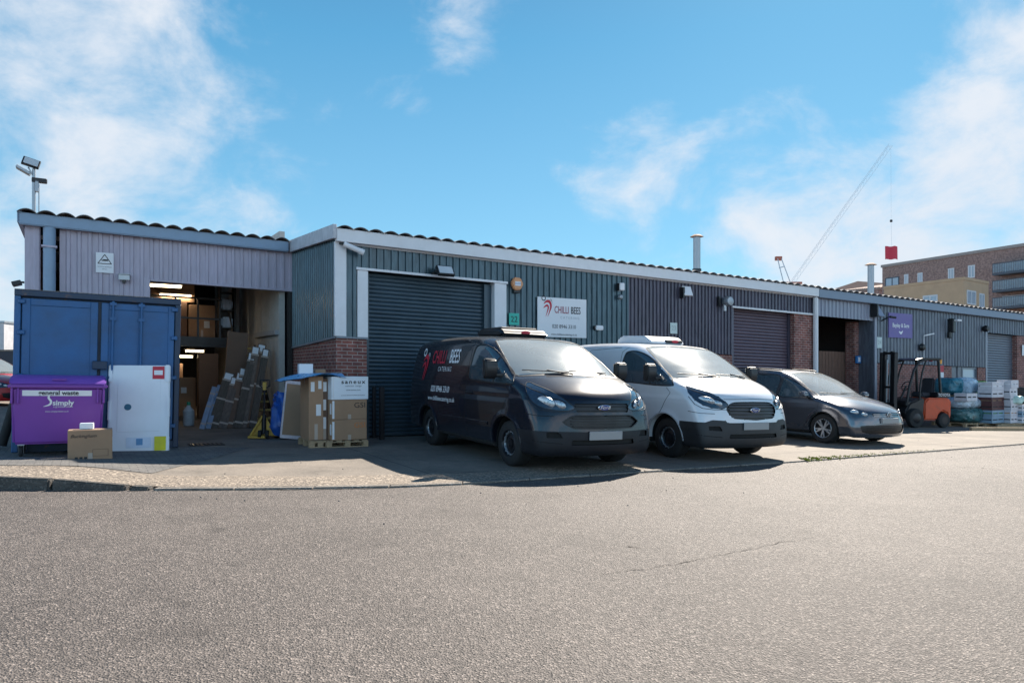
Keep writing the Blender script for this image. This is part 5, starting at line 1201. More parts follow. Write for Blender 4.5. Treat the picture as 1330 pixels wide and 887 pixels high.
# blue bags and sheet
def blob(name, label, cat, loc, size, mat, seed, rz=0, part=None, amp=.16, group=None, kink=3.):
    rn = np.random.RandomState(seed); t = gthing(name, label, cat, loc[:2], rz, group, loc[2]); n, m = 40, 26; mb = MB(); vs = []
    ph = rn.rand(9)*6.28; w, d, h = size
    for j in range(m+1):
        th = math.pi*j/m
        for i in range(n):
            a = 2*math.pi*i/n; x, y, z = math.cos(a)*math.sin(th), math.sin(a)*math.sin(th), math.cos(th)
            q = lambda v: math.copysign(abs(v)**.6, v)
            r = 1+amp*(math.sin(kink*x*2+ph[0]+3*z)*.5+math.sin(kink*3*y+ph[1]+2*x)*.3+abs(math.sin(kink*4*(x+y*.7+z)+ph[2]))*.5-.3+.25*math.sin(kink*7*(z+x)+ph[3]))
            vs.append((q(x)*w/2*r, q(y)*d/2*r, max(0, h/2+q(z)*h/2*r)))
    mb.add(vs, [(j*n+i, j*n+(i+1) % n, (j+1)*n+(i+1) % n, (j+1)*n+i) for j in range(m) for i in range(n)]); mb.build(part or 'wrap', mat, t, smooth=True); return t
m_bag = M('blue plastic sacking', (.02, .09, .38), .35, var=.3, scale=9, bump=.6, bscale=14)
bgx, bgy = G(362, 573)
blob('plastic_sack', 'crumpled blue plastic sack behind the leaning brown panel', 'sack', (bgx+.1, bgy+.55, .03), (.85, .5, .95), m_bag, 1, RZ, 'sack')
m_film = M('pale blue plastic sheet', (.12, .36, .62), .3, var=.25, scale=8, bump=.5, bscale=18)
t = thing('plastic_sheet', 'light blue plastic sheet draped over the tall brown carton and panel', 'plastic sheet', onp(-.62, .0, 1.34), RZ)
mb = MB(); n = 22; rn = random.Random(4); vs = []
for i in range(n+1):
    for j in range(9):
        x = -.62+1.15*i/n; y = -.42+.8*j/8; vs.append((x, y, .02+.018*math.sin(9*x+j)+.02*math.sin(17*x*y+2)-.25*max(0, -.2-x)-.15*max(0, -.36-y)))
mb.add(vs, [(i*9+j, (i+1)*9+j, (i+1)*9+j+1, i*9+j+1) for i in range(n) for j in range(8)]); mb.add([(v[0], v[1], v[2]-.008) for v in vs], [(i*9+j, i*9+j+1, (i+1)*9+j+1, (i+1)*9+j) for i in range(n) for j in range(8)]); mb.build('sheet', m_film, t, smooth=True)
carton('small white box on the blue sheet above the tall carton', onp(-.72, .1, 1.375), (.25, .22, .19), RZ-R(6), m_whitecard, tape=False)
carton('small brown box on the blue sheet beside the small white box', onp(-.42, .25, 1.375), (.22, .14, .09), RZ+R(12))
# ---------- yellow hand pallet truck
hx, hy = G(341, 571); t = gthing('pallet_truck', 'yellow hand pallet truck with black upright handle before the stairs', 'pallet truck', (hx, hy+.1), RZ-R(20)); m_yel = M('worn yellow paint', (.42, .25, .03), .5, rust=1.2, var=.3, scale=8)
for x in (-.2, .2): 
    mb = MB(); mb.prism([(-.05, .08), (1.1, .08), (1.15, .03), (1.1, .02), (-.05, .02)], 1, x-.08, x+.08) if False else mb.box(x-.08, x+.08, .0, 1.1, .04, .10); mb.build('fork', m_yel, t, bevel=.015)
mb = MB(); mb.prism([(-.26, .06), (.26, .06), (.2, .14), (.05, .42), (-.05, .42), (-.2, .14)], 1, -.07, .0); mb.build('frame', m_yel, t, bevel=.01)
mb = MB(); mb.bar((-.26, -.12, .06), (-.02, -.10, .48), .06, .04); mb.bar((-.3, -.14, .04), (.05, -.14, .04), .1, .05); mb.build('toe_plate', m_yel, t, bevel=.008)
for x in (-.07, .07): m = MB(); m.lathe([(.02, -.03), (.085, -.03), (.09, 0), (.085, .03), (.02, .03)], 0, 18, (x, -.12, .092)); m.build('steer_wheel', m_rubber, t, smooth=True)
mb = MB(); mb.cyl((0, -.1, .1), (0, -.1, .5), .045, 12); mb.build('pump', m_blackmetal, t, smooth=True)
mb = MB(); mb.tube([(0, -.11, .4), (0, -.10, 1.05)], .02); mb.build('tow_bar', m_blackmetal, t, smooth=True)
mb = MB(); mb.tube([(-.0, -.10, 1.02), (-.09, -.10, 1.08), (-.09, -.1, 1.2), (.09, -.1, 1.2), (.09, -.1, 1.08), (0, -.10, 1.02)], .016); mb.build('handle', m_black, t, smooth=True)
MB().box(-.035, .035, -.125, -.09, 1.0, 1.16).build('control_label', m_yel, t)
# ---------- long packages leaning in the bay
m_foil = M('pale foil wrapping', (.30, .34, .42), .3, m=.3, var=.2, scale=8, stretch=(1, 1, .2)); m_kg = M('greyish kraft wrap', (.10, .078, .062), .75, var=.2, scale=4, stretch=(3, 3, .4)); m_kg2 = M('brown film wrapped board', (.15, .105, .078), .45, var=.25, scale=4, stretch=(3, 3, .4))
LP = [(262, 271, 561, 502, .08, m_foil, 'silver foil wrapped length, leftmost of the leaning packages'), (270, 278, 561, 500, .08, m_foil, 'silver foil wrapped length beside the leftmost one'),
      (276, 291, 563, 484, .17, m_kg, 'dark brown long carton leaning right of the foil lengths'), (289, 298, 563, 490, .13, m_kg2, 'short brown long carton with a white end label among the leaning packages'),
      (296, 305, 562, 484, .12, m_kraft2, 'mid brown long carton leaning below the tall ones'), (303, 309, 561, 478, .12, m_kg2, 'film wrapped long carton just left of the tall leaning ones'),
      (309, 318, 562, 458, .12, m_kg, 'tall dark long carton with white top label, first of the tall ones'), (315, 323, 561, 450, .13, m_kg2, 'tall film wrapped long carton, second of the tall ones'),
      (321, 331, 560, 447, .14, m_kraft2, 'tallest long carton with white label leaning by the stairs'), (328, 336, 559, 453, .11, m_kg, 'tall narrow long carton nearest the stairs')]
for i, (xb, xt, yb, yt, wd, mt, lab) in enumerate(LP):
    v0 = 3.25+.05*(i % 3); u0 = fu(xb, v0); v1_ = v0+.75; u1 = fu(xt+ (8 if i < 6 else 10), v1_); h1 = fh(u1, v1_, yt)
    b0 = P(u0, v0, .03); b1 = P(u1, v1_, h1); L_ = (b1-b0).length
    t = thing('long_package', lab, 'package', b0); zax = (b1-b0).normalized(); xax = (U-zax*U.dot(zax)).normalized(); yax = zax.cross(xax)
    t.rotation_euler = Matrix((xax, yax, zax)).transposed().to_euler()
    wd *= 1.45
    MB().box(-wd/2, wd/2, 0, .10, 0, L_).build('wrapping', mt, t, bevel=.006)
    for z in (.12, L_*.5, L_-.25): MB().box(-wd/2-.002, wd/2+.002, -.002, .102, z, z+.05).build('tape', m_tape, t)
    if i not in (0, 1): MB().box(-wd*.4, wd*.35, -.004, -.0022, L_-.2, L_-.03).build('sticker', m_label, t)
# loose stuff deeper in the bay
t = carton('wide brown carton standing behind the tall leaning lengths', P(fu(300, 4.6), 4.6, .02), (.5, .1, 2.35), RZ, m_kraft2, lean=(R(-4), R(5), RZ), name='panel_package', cat='package')
BL = ['big brown carton on the mezzanine, left end of the lower row', 'brown carton on the mezzanine, middle of the lower row', 'brown carton on the mezzanine, right end of the lower row with a white label',
      'brown carton on the mezzanine, left end of the upper row', 'brown carton on the mezzanine, right end of the upper row']
for i, (a, b, h0, hh) in enumerate(((-3.5, 1.1, 2.26, .95), (-2.42, .95, 2.26, .98), (-1.55, .7, 2.26, .95), (-3.1, 1.0, 3.26, .7), (-2.2, .9, 3.26, .75))):
    carton(BL[i], P(a, 8.0, h0), (b, .9, hh), RZ, m_kraft2 if i % 2 else m_kraft, labels=((.05, .2, .3, .5, m_label, 'f'),) if i == 2 else ())
t = wthing('display_rack', 'dark upright rack holding wrapped rolls beside the mezzanine cartons', 'rack', -.95, 7.2, 2.26)
mb = MB()
for x in (-.2, .2): mb.box(x-.02, x+.02, -.2, .2, 0, 1.6)
for z in (.3, .8, 1.3): mb.box(-.22, .22, -.2, .2, z, z+.03)
mb.build('rack_frame', m_blackmetal, t)
for z in (.33, .83): MB().box(-.17, .15, -.15, .15, z, z+.3).build('roll_pack', m_foil, t, bevel=.05, seg=2)
rn = random.Random(9); kinds = [('brown carton', m_kraft2, .4, .5), ('dark crate', m_dark, .5, .4), ('pale carton', m_kraft, .35, .6), ('white sack', m_whitecard, .3, .45)]
pos = [(-3.0, 5.6, 0, 'brown carton on the bay floor, left of the foil lengths', m_kraft2, (.5, .5, .9)), (-2.5, 6.2, 0, 'tall pale wrapped carton behind the foil lengths', m_kraft, (.35, .4, 1.6)), (-2.95, 7.5, 0, 'dark brown carton at the back left of the bay floor', m_kraft2, (.7, .5, 1.2)),
       (-2.0, 8.2, 0, 'pale carton deep under the mezzanine', m_kraft, (.6, .6, 1.1)), (-1.5, 6.9, 0, 'brown upright carton under the mezzanine edge', m_kraft2, (.5, .4, 1.8)), (-2.3, 9.4, 0, 'light carton stacked deepest under the mezzanine', m_kraft, (.9, .5, 1.5)), (-3.4, 9.2, 0, 'dull grey carton in the dark rear left of the bay', m_kg, (.9, .5, 1.7))]
for (u, v, h, lab, mt, sz) in pos: carton(lab, P(u, v, h+.02), sz, RZ+R(rn.uniform(-8, 8)), mt, labels=((-.1, .05, sz[2]*.6, sz[2]*.75, m_label, 'f'),) if rn.random() < .6 else ())
t = wthing('bottle_container', 'translucent pale bottle with green cap on the bay floor', 'bottle', fu(245, 4.4), 4.4, .02); mb = MB(); mb.lathe([(.001, 0), (.12, 0), (.13, .05), (.13, .36), (.05, .46), (.04, .5), (.001, .5)], 2, 20); mb.build('bottle', M('milky plastic', (.4, .45, .5), .3), t, smooth=True); mb = MB(); mb.cyl((0, 0, .5), (0, 0, .58), .045, 14); mb.build('cap', M('green cap', (.02, .25, .15), .4), t)
# ---------- guard post by the shutter
for i, (px, lab) in enumerate(((486, 'thin black steel guard post nearest the brick pier'), (496, 'thicker black steel guard post in front of the dark blue roller door'))):
    u = fu(px, -.05 if i else .02); v = -.35 if i else .02; t = wthing('guard_post', lab, 'post', fu(px, v), v, .01)
    MB().box(-.035-.015*i, .035+.015*i, -.04, .04, 0, 1.12).build('post', m_blackmetal, t, bevel=.01); MB().box(-.07, .07, -.07, .07, 0, .012).build('base_plate', m_blackmetal, t)
# ================================================================== WALL FIXTURES
def wfix(name, label, cat, px, py, v=-.04, group=None):
    u = fu(px, v); return wthing(name, label, cat, u, v, fh(u, v, py), group)
def floodlight(t, tilt=.5, w=.32, h=.22, glass=None, sx=0):
    M1 = Matrix.Translation((sx, -.28, .05)) @ Matrix.Rotation(-tilt, 4, 'X')
    o = MB().box(-w/2, w/2, -.04, .04, -h/2, h/2, M1).build('lamp_body', m_black, t, bevel=.01)
    MB().box(-w/2+.03, w/2-.03, -.046, -.041, -h/2+.03, h/2-.03, M1).build('lamp_glass', glass or m_lens, t)
    mb = MB(); mb.bar((sx-w/2-.01, -.02, 0), (sx-w/2-.01, -.3, .05), .02, .03); mb.bar((sx+w/2+.01, -.02, 0), (sx+w/2+.01, -.3, .05), .02, .03); mb.box(sx-w/2-.02, sx+w/2+.02, -.03, 0, -.03, .03); mb.build('bracket', m_black, t)
t = wfix('floodlight', 'black floodlight over the dark blue roller door', 'floodlight', 571, 357); floodlight(t, .6, .40, .26)
t = wfix('alarm_box', 'orange hexagonal alarm box right of the dark blue roller door', 'alarm box', 670, 369)
mb = MB(); mb.prism([(.17*math.cos(a), .17*math.sin(a)) for a in [k*math.pi/3 for k in range(6)]], 1, -.09, 0); mb.build('cover', M('orange alarm plastic', (.62, .27, .12), .4), t, bevel=.02, seg=2)
MB().box(-.08, .08, -.1, -.092, -.05, .05).build('panel', m_label, t); MB().box(-.09, .09, -.06, -.0, -.22, -.15).build('strobe', m_black, t, bevel=.01)
flat_text(t, 'ADT' if False else 'ALARM', .05, M('blue lettering', (.03, .06, .3), .5), 0, -.103, 0)
t = wfix('number_sign', 'teal square sign with number 22 beside the white door jamb', 'sign', 667.5, 414.5); MB().box(-.14, .14, -.012, 0, -.14, .14).build('plate', M('teal green sign', (.03, .42, .33), .5), t)
flat_text(t, '22', .2, m_ink, 0, -.015, -.01)
u0, u1 = fu(698, -.06), fu(761.5, -.06); hT = fh(u0, -.06, 384.5); hB = fh(u1, -.06, 440)
t = wthing('company_sign', 'white company board with red stroke logo and CHILLI BEES lettering', 'sign', (u0+u1)/2, -.04, (hT+hB)/2); sw, sh = (u1-u0), (hT-hB)
MB().box(-sw/2, sw/2, -.03, 0, -sh/2, sh/2).build('board', M('white sign board', (.72, .71, .73), .5, var=.02), t, bevel=.004)
k_ = sw
m_dred = M('dark red print', (.30, .05, .08), .5, var=0)
flat_text(t, 'CHILLI', .165*k_, m_dred, -.02*k_, -.034, .125*k_, sx=.62, bold=.003); flat_text(t, 'BEES', .165*k_, m_ink, .27*k_, -.034, .125*k_, sx=.62, bold=.003)
flat_text(t, 'CATERING', .06*k_, m_grey, .15*k_, -.034, .0, space=1.5); flat_text(t, '020 8946 3310', .09*k_, m_ink, .03*k_, -.034, -.15*k_, sx=.9); flat_text(t, 'www.chillibeescatering.co.uk', .05*k_, m_ink, .03*k_, -.034, -.28*k_, sx=.9)
logo(t, lambda x, y: (-.31*k_+x*.24*k_, -.034, .18*k_+y*.28*k_), m_red, m_ink)
t = wfix('wall_lamp', 'small white wall lamp above a dark sensor, right of the company board', 'lamp', 804, 373); MB().box(-.07, .09, -.14, 0, -.1, .1).build('shade', m_white, t, bevel=.02); MB().box(-.09, -.07, -.1, 0, -.1, .09).build('back_plate', m_black, t)
t = wfix('motion_sensor', 'dark round motion sensor below the small white wall lamp', 'sensor', 804, 386); mb = MB(); mb.lathe([(.001, -.12), (.05, -.1), (.07, -.05), (.05, 0), (.001, 0)], 1, 16); mb.build('sensor_head', m_grey, t, smooth=True)
t = wfix('junction_box', 'white junction box low on the wall between the two vans', 'junction box', 777, 426); MB().box(-.12, .12, -.08, 0, -.06, .06).build('box', m_white, t, bevel=.02, seg=2); MB().box(-.16, -.125, -.06, 0, -.04, .05).build('gland', m_black, t)
t = wfix('notice_plate', 'pale square number plate on the plum wall above the white van', 'sign', 874.8, 426.3); MB().box(-.13, .13, -.012, 0, -.15, .15).build('plate', M('pale green plate', (.55, .62, .6), .5), t); flat_text(t, '23', .17, M('grey print', (.3, .36, .36), .5), 0, -.015, 0)
t = wfix('floodlight', 'white faced floodlight high on the plum wall', 'floodlight', 889, 380); MB().box(-.14, .18, -.12, -.05, -.14, .14, Matrix.Rotation(-.35, 4, 'X')).build('lamp_glass', m_white, t, bevel=.01); MB().box(-.18, -.12, -.14, 0, -.17, .13).build('bracket', m_black, t)
t = wfix('bulkhead_lamp', 'hooded grey bulkhead lamp left of the plum roller door', 'lamp', 940, 392); mb = MB(); mb.lathe([(.001, -.28), (.12, -.26), (.16, -.16), (.13, -.05), (.05, 0), (.001, 0)], 1, 18); mb.build('hood', m_grey, t, smooth=True); MB().box(-.26, -.17, -.06, 0, -.14, .14).build('back_plate', m_black, t); mb = MB(); mb.cyl((-.08, -.12, -.28), (-.08, -.12, -.1), .04); mb.build('bulb', m_lens, t)
t = wthing('security_camera', 'white bullet camera under the fascia at the building corner', 'camera', .05, -.07, fh(.05, -.07, 320)); mb = MB(); mb.cyl((.05, -.1, .04), (.42, -.16, -.10), .055, 14); mb.build('camera_body', m_white, t, smooth=True); mb = MB(); mb.cyl((.38, -.153, -.085), (.46, -.167, -.115), .062, 14); mb.build('sunshield', m_white, t, smooth=True); mb = MB(); mb.bar((0, 0, .06), (.1, -.1, .03), .05, .05); mb.build('bracket', m_black, t)
# left unit fixtures
def lfix(name, label, cat, px, py, v=VL-.045):
    u = fu(px, v); return wthing(name, label, cat, u, v, fh(u, v, py))
t = lfix('warning_sign', 'white warning sign with a black triangle on the lilac wall', 'sign', 136, 341.5); MB().box(-.17, .17, -.01, 0, -.22, .22).build('plate', m_wt, t)
mb = MB()
tri = [(-.13, -.02), (.13, -.02), (0, .18)]
for a, b in zip(tri, tri[1:]+tri[:1]): mb.bar((a[0], -.014, a[1]), (b[0], -.014, b[1]), .014, .004, (0, 1, 0))
mb.box(-.06, .06, -.016, -.012, .04, .06); mb.box(-.03, .08, -.016, -.012, .055, .075); mb.build('triangle', m_ink, t); flat_text(t, 'CCTV in operation', .035, m_ink, 0, -.0125, -.09); flat_text(t, '24 hour', .03, m_ink, 0, -.0125, -.14)
t = lfix('floodlight', 'small floodlight on the lilac wall under the warning sign', 'floodlight', 161, 361); MB().box(-.11, .11, -.12, -.02, -.06, .06).build('lamp_glass', m_lens, t, bevel=.01); MB().box(-.12, .12, -.14, 0, .062, .08).build('hood', m_grey, t); MB().box(-.03, .03, -.1, 0, -.12, -.062).build('sensor', m_black, t)
t = wthing('side_floodlight', 'dark floodlight sticking out from the left end wall of the lilac unit', 'floodlight', ll-.02, VL+.3, fh(ll, VL+.3, 367)); MB().box(-.22, -.05, -.2, .12, -.04, .05, Matrix.Rotation(-.3, 4, 'Y')).build('lamp_body', m_blackmetal, t, bevel=.01); mb = MB(); mb.bar((0, 0, 0), (-.1, 0, 0), .04, .04); mb.build('bracket', m_black, t)
# mast with floodlights on the left roof corner
um = fu(44, VL+.2); pm = P(um, VL+.2, EL+.03); hm = fh(um, VL+.2, 214)-EL
t = thing('lighting_mast', 'grey pole with floodlights and camera on the lilac unit roof corner', 'lighting mast', pm, RZ)
mb = MB(); mb.cyl((0, 0, -.05), (0, 0, hm-.12), .035, 12); mb.build('pole', m_grey, t, smooth=True); mb = MB(); mb.cyl((.09, 0, 0), (.09, 0, hm*.6), .012, 8); mb.build('conduit', m_grey, t); MB().box(-.25, .12, -.12, .12, -.03, .02).build('base_plate', m_blackmetal, t)
MB().box(.02, .09, -.05, .05, hm*.45, hm*.68).build('control_box', m_grey, t, bevel=.01)
Mx = Matrix.Translation((-.05, -.05, hm-.02)) @ Matrix.Rotation(.25, 4, 'Y') @ Matrix.Rotation(-.45, 4, 'X'); o = MB().box(-.16, .16, -.035, .035, -.09, .11, Mx).build('floodlight_head', m_blackmetal, t, bevel=.01); MB().box(-.13, .13, -.04, -.036, -.07, .09, Mx).build('lamp_glass', m_lens, o)
Mx = Matrix.Translation((-.17, .05, hm-.18)) @ Matrix.Rotation(.5, 4, 'Y'); MB().box(-.16, .12, -.1, .1, -.03, .03, Mx).build('floodlight_head', m_grey, t, bevel=.01)
Mx = Matrix.Translation((.10, 0, hm-.36)); MB().box(-.14, .14, -.05, .05, -.05, .05, Mx).build('camera_head', m_blackmetal, t, bevel=.015)
mb = MB(); mb.bar((0, 0, hm-.3), (-.1, 0, hm-.1), .03, .03); mb.build('arm', m_grey, t)
# right unit fixtures
u0, u1 = fu(1154, -.06), fu(1184.5, -.06); hT = fh(u0, -.06, 405.5); hB = fh(u1, -.06, 440)
t = wthing('shop_sign', 'purple square sign with white lettering on the grey wall', 'sign', (u0+u1)/2, -.045, (hT+hB)/2); sw, sh = u1-u0, hT-hB
MB().box(-sw/2, sw/2, -.03, 0, -sh/2, sh/2).build('board', M('purple sign board', (.15, .11, .33), .5, var=.08), t); flat_text(t, 'Bayley & Sage', .135*sw, m_wt, 0, -.034, .0, sx=.95, bold=.004)
mb = MB(); stroke(mb, [(-.06, -.09), (0, -.12), (.06, -.08)], [.01, .05, .01]); mapped(mb, lambda x, y: (x*sw*1.4, -.034, y*sw*1.4-.02)).build('bird_emblem', m_wt, t, fix=False)
t = wfix('notice_plate', 'white notice on the grey wall left of the purple sign', 'sign', 1142, 445); MB().box(-.14, .14, -.012, 0, -.19, .19).build('plate', M('pale green plate', (.55, .62, .6), .5), t); flat_text(t, '24', .2, M('grey print', (.3, .36, .36), .5), 0, -.015, 0)
t = wfix('wall_lamp', 'big pale wedge lamp under the fascia left of the purple sign', 'lamp', 1134, 404); mb = MB(); mb.prism([(-.3, -.2), (-.05, .22), (0, .22), (0, -.2)], 0, -.08, .22); mb.build('shade', m_paleclad, t, bevel=.01); MB().box(-.15, -.09, -.25, 0, -.22, .22).build('back_plate', m_black, t)
t = wfix('security_camera', 'small black camera beside the wedge lamp', 'camera', 1145, 413); mb = MB(); mb.cyl((0, -.3, .02), (.25, -.35, 0), .04); mb.cyl((0, 0, -.1), (0, -.25, .02), .02); mb.build('camera_body', m_blackmetal, t)
t = wfix('bulkhead_lamp', 'dark bulkhead lamp with white top, right of the purple sign', 'lamp', 1234, 421); MB().box(-.16, .02, -.2, 0, -.32, .2).build('lamp_body', m_black, t, bevel=.02); MB().box(-.1, .2, -.32, -.1, .1, .16).build('hood', m_white, t)
t = wfix('motion_sensor', 'black sensor under the dark bulkhead lamp', 'sensor', 1231, 435); MB().box(-.08, .1, -.12, 0, -.12, .12).build('sensor_head', m_black, t, bevel=.03)
t = wfix('bell_box', 'round black bell on the grey wall above the forklift', 'bell', 1196, 451); mb = MB(); mb.lathe([(.001, -.16), (.1, -.13), (.14, -.04), (.12, 0), (.001, 0)], 1, 18); mb.build('bell', m_black, t, smooth=True)
t = wfix('electric_conduit', 'thin white conduit running down the grey wall with a short arm', 'conduit', 1199, 470); hh = fh(fu(1199, -.04), -.04, 436)-fh(fu(1199, -.04), -.04, 470); mb = MB(); mb.cyl((0, -.03, 0), (0, -.03, hh), .014, 8); mb.bar((0, -.04, hh), (.36, -.2, hh+.08), .04, .04); mb.build('conduit', m_white, t)
t = wfix('round_lamp', 'small dark round lamp near the far grey roller door', 'lamp', 1277, 427); mb = MB(); mb.lathe([(.001, -.2), (.1, -.18), (.13, -.08), (.1, 0), (.001, 0)], 1, 16); mb.build('lamp_body', m_blackmetal, t, smooth=True)
t = wfix('notice_plate', 'narrow white notice at the far right edge on brick', 'sign', 1328.5, 455); MB().box(-.08, .16, -.012, 0, -.22, .22).build('plate', m_wt, t)
t = wfix('warning_sign', 'red and white notice on the brick beside the forklift cab', 'sign', 1222, 485, -.01); MB().box(-.18, .18, -.012, 0, .05, .3).build('red_plate', m_red, t); MB().box(-.18, .18, -.012, 0, -.25, .045).build('white_plate', m_wt, t)
# timber gate and things in the right bay
ug0, ug1 = fu(1063, .9), fu(1100, .9); t = wthing('timber_gate', 'brown boarded timber gate across the open right bay', 'gate', ug0, .9, .02); hg = fh(ug1, .9, 458); n = 9; ww = (ug1-ug0)/n
mb = MB()
for i in range(n): mb.box(i*ww+.006, (i+1)*ww-.006, -.02, .02, .05, hg-random.uniform(0, .01)-.0188*i*ww)
mb.build('boards', m_wood2, t, bevel=.004); MB().box(n*ww, n*ww+.16, -.08, .08, 0, hg+.08).build('post', M('light brown timber post', (.30, .16, .10), .8, var=.2), t, bevel=.01)
for z in (.4, hg-.3): MB().box(0, n*ww, .022, .07, z, z+.1).build('rail', m_wood2, t)
t = wthing('key_box', 'small blue box on the pillar beside the timber gate', 'box', fu(1108, .6), .45, fh(fu(1108, .6), .6, 467)); MB().box(-.12, .12, -.08, 0, -.13, .13).build('box', M('bright blue box', (.03, .16, .4), .5), t, bevel=.01); MB().box(-.06, .06, -.084, -.081, -.08, .08).build('panel', m_white, t)
t = wthing('panel_door', 'brown panelled door on the dark back wall of the right bay', 'door', fu(1096, 5), 5.0, 1.0); MB().box(-1, 1, 0, .06, 0, 2.1).build('door_leaf', m_wood2, t); 
mb = MB()
for q in ((-1.1, -1, 0, 2.2), (1, 1.1, 0, 2.2), (-1, 1, 2.1, 2.2)): mb.box(q[0], q[1], -.03, .07, q[2], q[3])
mb.build('door_frame', m_wood2, t)
# ================================================================== FORKLIFT
fx, fy = G(1196, 556); m_or = M('worn orange paint', (.55, .07, .018), .4, rust=.7, var=.15, scale=4, bump=.05)
t = gthing('forklift', 'orange and black counterbalance forklift facing the building beside the grey car', 'forklift', (fx, fy+.5), R(14)); t.scale = (.95, 1.05, 1.02)   # local -x: mast, +x: counterweight
mb = MB(); mb.prism([(-.75, .26), (-.08, .26), (-.02, .90), (-.16, .93), (-.62, .76), (-.8, .5)], 1, -.51, .51); mb.build('front_cowl', m_black, t, bevel=.04, seg=3, smooth=True)
mb = MB(); mb.prism([(-.06, .24), (.45, .24), (.55, .46), (.70, .53), (.86, .46), (.93, .24), (1.0, .28), (1.03, .40), (1.03, .84), (.92, .93), (.1, .93), (-.06, .78)], 1, -.53, .53); mb.build('chassis', m_or, t, bevel=.05, seg=3, smooth=True)
MB().box(.46, 1.035, -.50, .50, .935, 1.10).build('engine_cover', m_blackmetal, t, bevel=.03, seg=2)
MB().box(-.72, -.2, -.47, .47, .64, .83).build('step_panel', m_black, t, bevel=.04)
for (x, y, r, w_) in ((-.48, -.46, .30, .2), (-.48, .46, .30, .2), (.70, -.42, .235, .16), (.70, .42, .235, .16)):
    m = MB(); m.lathe([(.03, -w_/2), (r*.62, -w_/2), (r*.93, -w_/2+.01), (r, -w_/2+.04), (r, w_/2-.04), (r*.93, w_/2-.01), (r*.62, w_/2), (.03, w_/2)], 1, 28, (x, y+(-.09 if y < 0 else .09), r)); wo = m.build('wheel', m_rubber, t, smooth=True)
    m = MB(); yy = y+(-.09 if y < 0 else .09)+(-w_/2-.003 if y < 0 else w_/2+.003); m.lathe([(.001, 0), (r*.5, 0), (r*.55, .01 if y < 0 else -.01)], 1, 20, (x, yy, r), cap=False); m.build('rim', m_blackmetal, wo, smooth=True)
for sg in (-1, 1):
    mb = MB(); mb.tube([(-.70, .46*sg, .80), (-.62, .46*sg, 1.25), (-.44, .45*sg, 1.78), (-.22, .44*sg, 2.05), (.1, .43*sg, 2.13), (.55, .43*sg, 2.13)], .04, 8); mb.build('guard_post', m_black, t, smooth=True)
    mb = MB(); mb.tube([(.56, .43*sg, 2.12), (.60, .44*sg, 1.6), (.66, .46*sg, .98)], .042, 8); mb.build('guard_post', m_black, t, smooth=True)
    mb = MB(); mb.tube([(.05, .44*sg, 2.1), (-.1, .45*sg, 1.75), (-.2, .47*sg, 1.3), (-.22, .48*sg, .85)], .028, 8); mb.build('guard_stay', m_black, t, smooth=True)
mb = MB(); mb.prism([(-.35, 2.10), (-.1, 2.17), (.6, 2.185), (.66, 2.14), (.66, 2.12), (-.1, 2.12)], 1, -.47, .47); mb.build('roof_panel', m_blackmetal, t, bevel=.02, seg=2, smooth=True)
mb = MB(); mb.cyl((.66, -.38, 2.14), (.66, -.38, 2.0), .07, 14); mb.build('beacon', M('amber beacon', (.85, .33, .02), .3), t, smooth=True)
for y in (-.05, .15): MB().box(.64, .68, y-.06, y+.06, 2.08, 2.13).build('tail_lamp', m_red, t, bevel=.01)
mb = MB(); mb.prism([(.1, .95), (.15, 1.1), (.55, 1.08), (.60, 1.55), (.68, 1.55), (.66, .95)], 1, -.24, .24); mb.build('seat', m_seat, t, bevel=.04, seg=2, smooth=True)
mb = MB(); ring = [(-.28+.04*math.sin(a)*2, .16*math.cos(a), 1.28+.14*math.sin(a)) for a in np.linspace(0, 6.283, 21)]; mb.tube(ring, .014, 6, cap=False); mb.tube([(-.28, 0, 1.28), (-.5, 0, .85)], .03, 8); mb.bar(ring[0], ring[10], .03, .015); mb.build('steering_wheel', m_black, t, smooth=True)
for y in (-.3, -.22, .3): mb = MB(); mb.tube([(-.38, y, .85), (-.36, y, 1.15)], .01, 6); mb.build('lever', m_black, t)
mast = bpy.data.objects.new('mast', None); COL.objects.link(mast); mast.parent = t; mast.location = (-1.0, 0, 0)
for sg in (-1, 1):
    MB().box(-.07, .07, .26*sg-.05, .26*sg+.05, .12, 2.32).build('mast_rail', m_blackmetal, mast, bevel=.01); MB().box(-.05, .05, .15*sg-.035, .15*sg+.035, .15, 2.36).build('inner_rail', m_blackmetal, mast)
    MB().box(-.62, -.1, .22*sg-.05, .22*sg+.05, .10, .14).build('fork', m_blackmetal, mast, bevel=.01)
mb = MB(); 
for z in (.4, 1.2, 2.26): mb.box(-.04, .04, -.3, .3, z, z+.07)
mb.build('crossbar', m_blackmetal, mast)
for y in (-.06, .06): mb = MB(); mb.cyl((0, y, .3), (0, y, 2.1), .028, 10); mb.build('lift_cylinder', m_grey, mast, smooth=True)
MB().box(-.14, -.09, -.4, .4, .35, .75).build('carriage', m_blackmetal, mast, bevel=.01)
lettering('TOYOTA', .19, M('pale lettering', (.6, .6, .62), .5), t, lambda a, b: (1.040, a, 1.01+b), sx=.95, bold=.004)
lettering('TOYOTA', .13, M('pale lettering', (.6, .6, .62), .5), t, lambda a, b: (.75+a, -.5035, 1.02+b), sx=.9, bold=.003)
